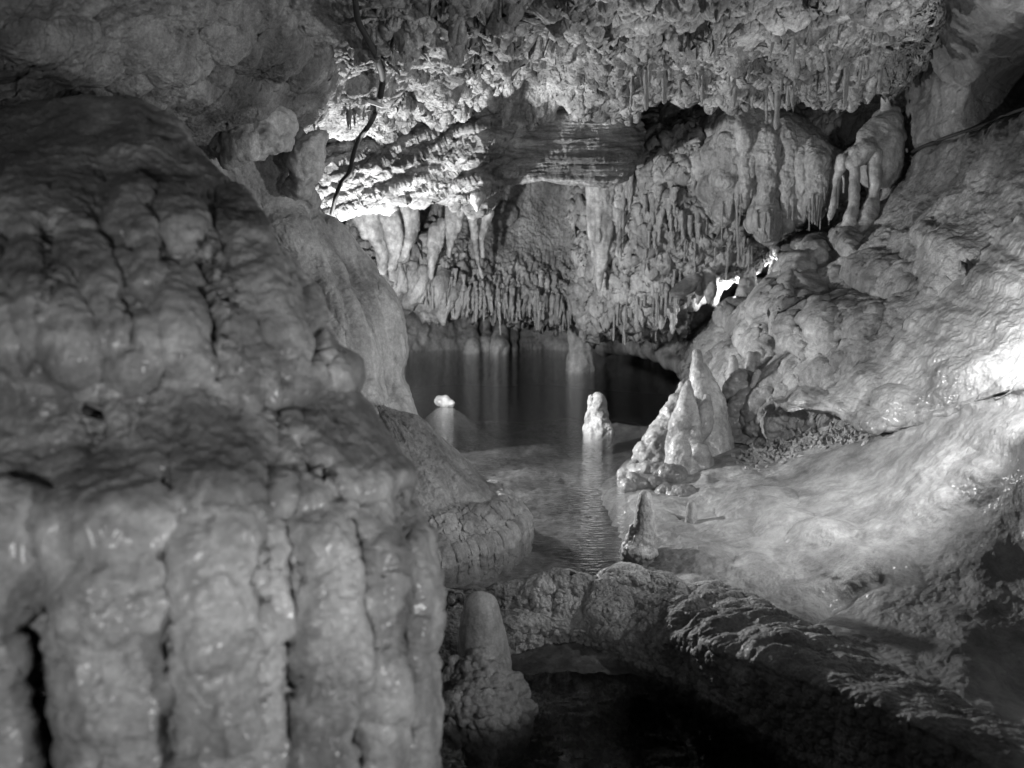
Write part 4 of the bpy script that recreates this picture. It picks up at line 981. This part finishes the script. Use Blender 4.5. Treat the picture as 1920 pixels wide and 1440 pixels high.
fringe(S_CEIL, [(1150, 122), (1220, 134), (1290, 148), (1350, 162), (1420, 168), (1500, 160), (1570, 146), (1640, 130)], 44, (3, 6), (20, 46), ['tooth', 'straw', 'knobby'], 'small stalactite along the front edge of the crusty ceiling', 'front edge of the crusty ceiling', 8)
fringe(S_CEIL, [(1250, 60), (1400, 90), (1550, 70), (1650, 90)], 30, (3, 7), (18, 40), ['tooth', 'knobby', 'tooth'], 'stubby stalactite scattered over the crusty ceiling', 'stubs over the crusty ceiling', 28)
fringe(S_CEIL, [(590, 240), (640, 228), (700, 215)], 9, (2.5, 4), (10, 20), ['tooth'], 'tiny stalactite along the ceiling lip above the broken stub', 'ceiling lip above the broken stub', 4)

# ------------------------------------------------------------------ cables
def plain(name, v, rough=0.5):
    m = bpy.data.materials.new(name); m.use_nodes = True
    b = m.node_tree.nodes['Principled BSDF']
    n = m.node_tree.nodes.new('ShaderNodeTexNoise'); n.inputs['Scale'].default_value = 30
    r = m.node_tree.nodes.new('ShaderNodeMapRange'); r.inputs[3].default_value = v * .7; r.inputs[4].default_value = v * 1.3
    m.node_tree.links.new(n.outputs[0], r.inputs[0]); m.node_tree.links.new(r.outputs[0], b.inputs['Base Color'])
    b.inputs['Roughness'].default_value = rough
    return m
M_CABLE = plain('black_cable_sheath', 0.012, 0.75); M_CLIP = plain('pale_clip', 0.5)
def cable(name, pts, mat, parent=None):
    v, f = tube_bm([P(a, b, c) for a, b, c, r in pts], [r * c / F for a, b, c, r in pts], 10)
    me = bpy.data.meshes.new(name); me.from_pydata(v.tolist(), [], f); me.shade_smooth(); me.materials.append(mat)
    o = bpy.data.objects.new(name, me); sc.collection.objects.link(o)
    if parent: o.parent = parent
    return o
def on(surf, L, lift, r):
    out = []
    for x, y in L:
        p = surf.at(x, y); out.append((x, y, p[1] - lift, r))
    return out
pts = on(S_CEIL, [(655, -60), (666, 0), (672, 40), (692, 78), (708, 112), (717, 150), (712, 185), (703, 210)], 0.09, 5.6)
pts += [(694, 232, 4.35, 4.6), (676, 256, 4.4, 4.4), (664, 284, 4.45, 4.2), (655, 322, 4.5, 4.2), (640, 342, 4.55, 4), (630, 368, 4.6, 4), (622, 400, 4.75, 4)]
e = empty('cable', 'black power cable hanging down the ceiling to behind the pale column', 'cable')
cable('sheath', pts, M_CABLE, e)
q = pts[6]
cable('clip', [(692, 190, q[2] - .03, 4), (716, 198, q[2] - .03, 4)], M_CLIP, e)
pts = on(S_RIGHT, [(1690, 296), (1730, 275), (1780, 256), (1840, 236), (1890, 214), (1960, 190)], 0.015, 3.0)
tag(cable('cable', pts, M_CABLE), 'thin dark cable lying across the dim right wall behind the domed column', 'cable')

# ------------------------------------------------------------------ crystal rubble in the hollow under the right wall
V, FA = [], []
for i in range(420):
    u = RS.random(); x, y = poly_pt([(1395, 862), (1470, 838), (1540, 818), (1620, 806)], u)
    p = S_SHEET.at(x + RS.gauss(0, 12), y + RS.gauss(0, 9))
    r = RS.uniform(0.006, 0.02)
    th = [RS.uniform(0, 6.28) for _ in range(6)]
    o_ = len(V)
    ax_ = Vector((RS.gauss(0, 1), RS.gauss(0, 1), RS.gauss(0.4, 1))).normalized(); a_ = ax_.orthogonal().normalized(); b_ = ax_.cross(a_)
    c_ = Vector(p) + Vector((0, 0, r * .5)); ln = r * RS.uniform(1, 2.6)
    V.append(c_ + ax_ * ln)
    for q in range(5): V.append(c_ + r * (math.cos(q * 1.257) * a_ + math.sin(q * 1.257) * b_) * RS.uniform(.6, 1.1))
    V.append(c_ - ax_ * ln * .7)
    for q in range(5):
        q2 = (q + 1) % 5
        FA += [(o_, o_ + 1 + q, o_ + 1 + q2), (o_ + 6, o_ + 1 + q2, o_ + 1 + q)]
me = bpy.data.meshes.new('crystal_rubble'); me.from_pydata([tuple(v_) for v_ in V], [], FA); me.materials.append(M_STAL)
o = bpy.data.objects.new('crystal_rubble', me); sc.collection.objects.link(o)
tag(o, 'loose pale crystal rubble scattered in the dark hollow under the right wall', 'rubble', kind='stuff')
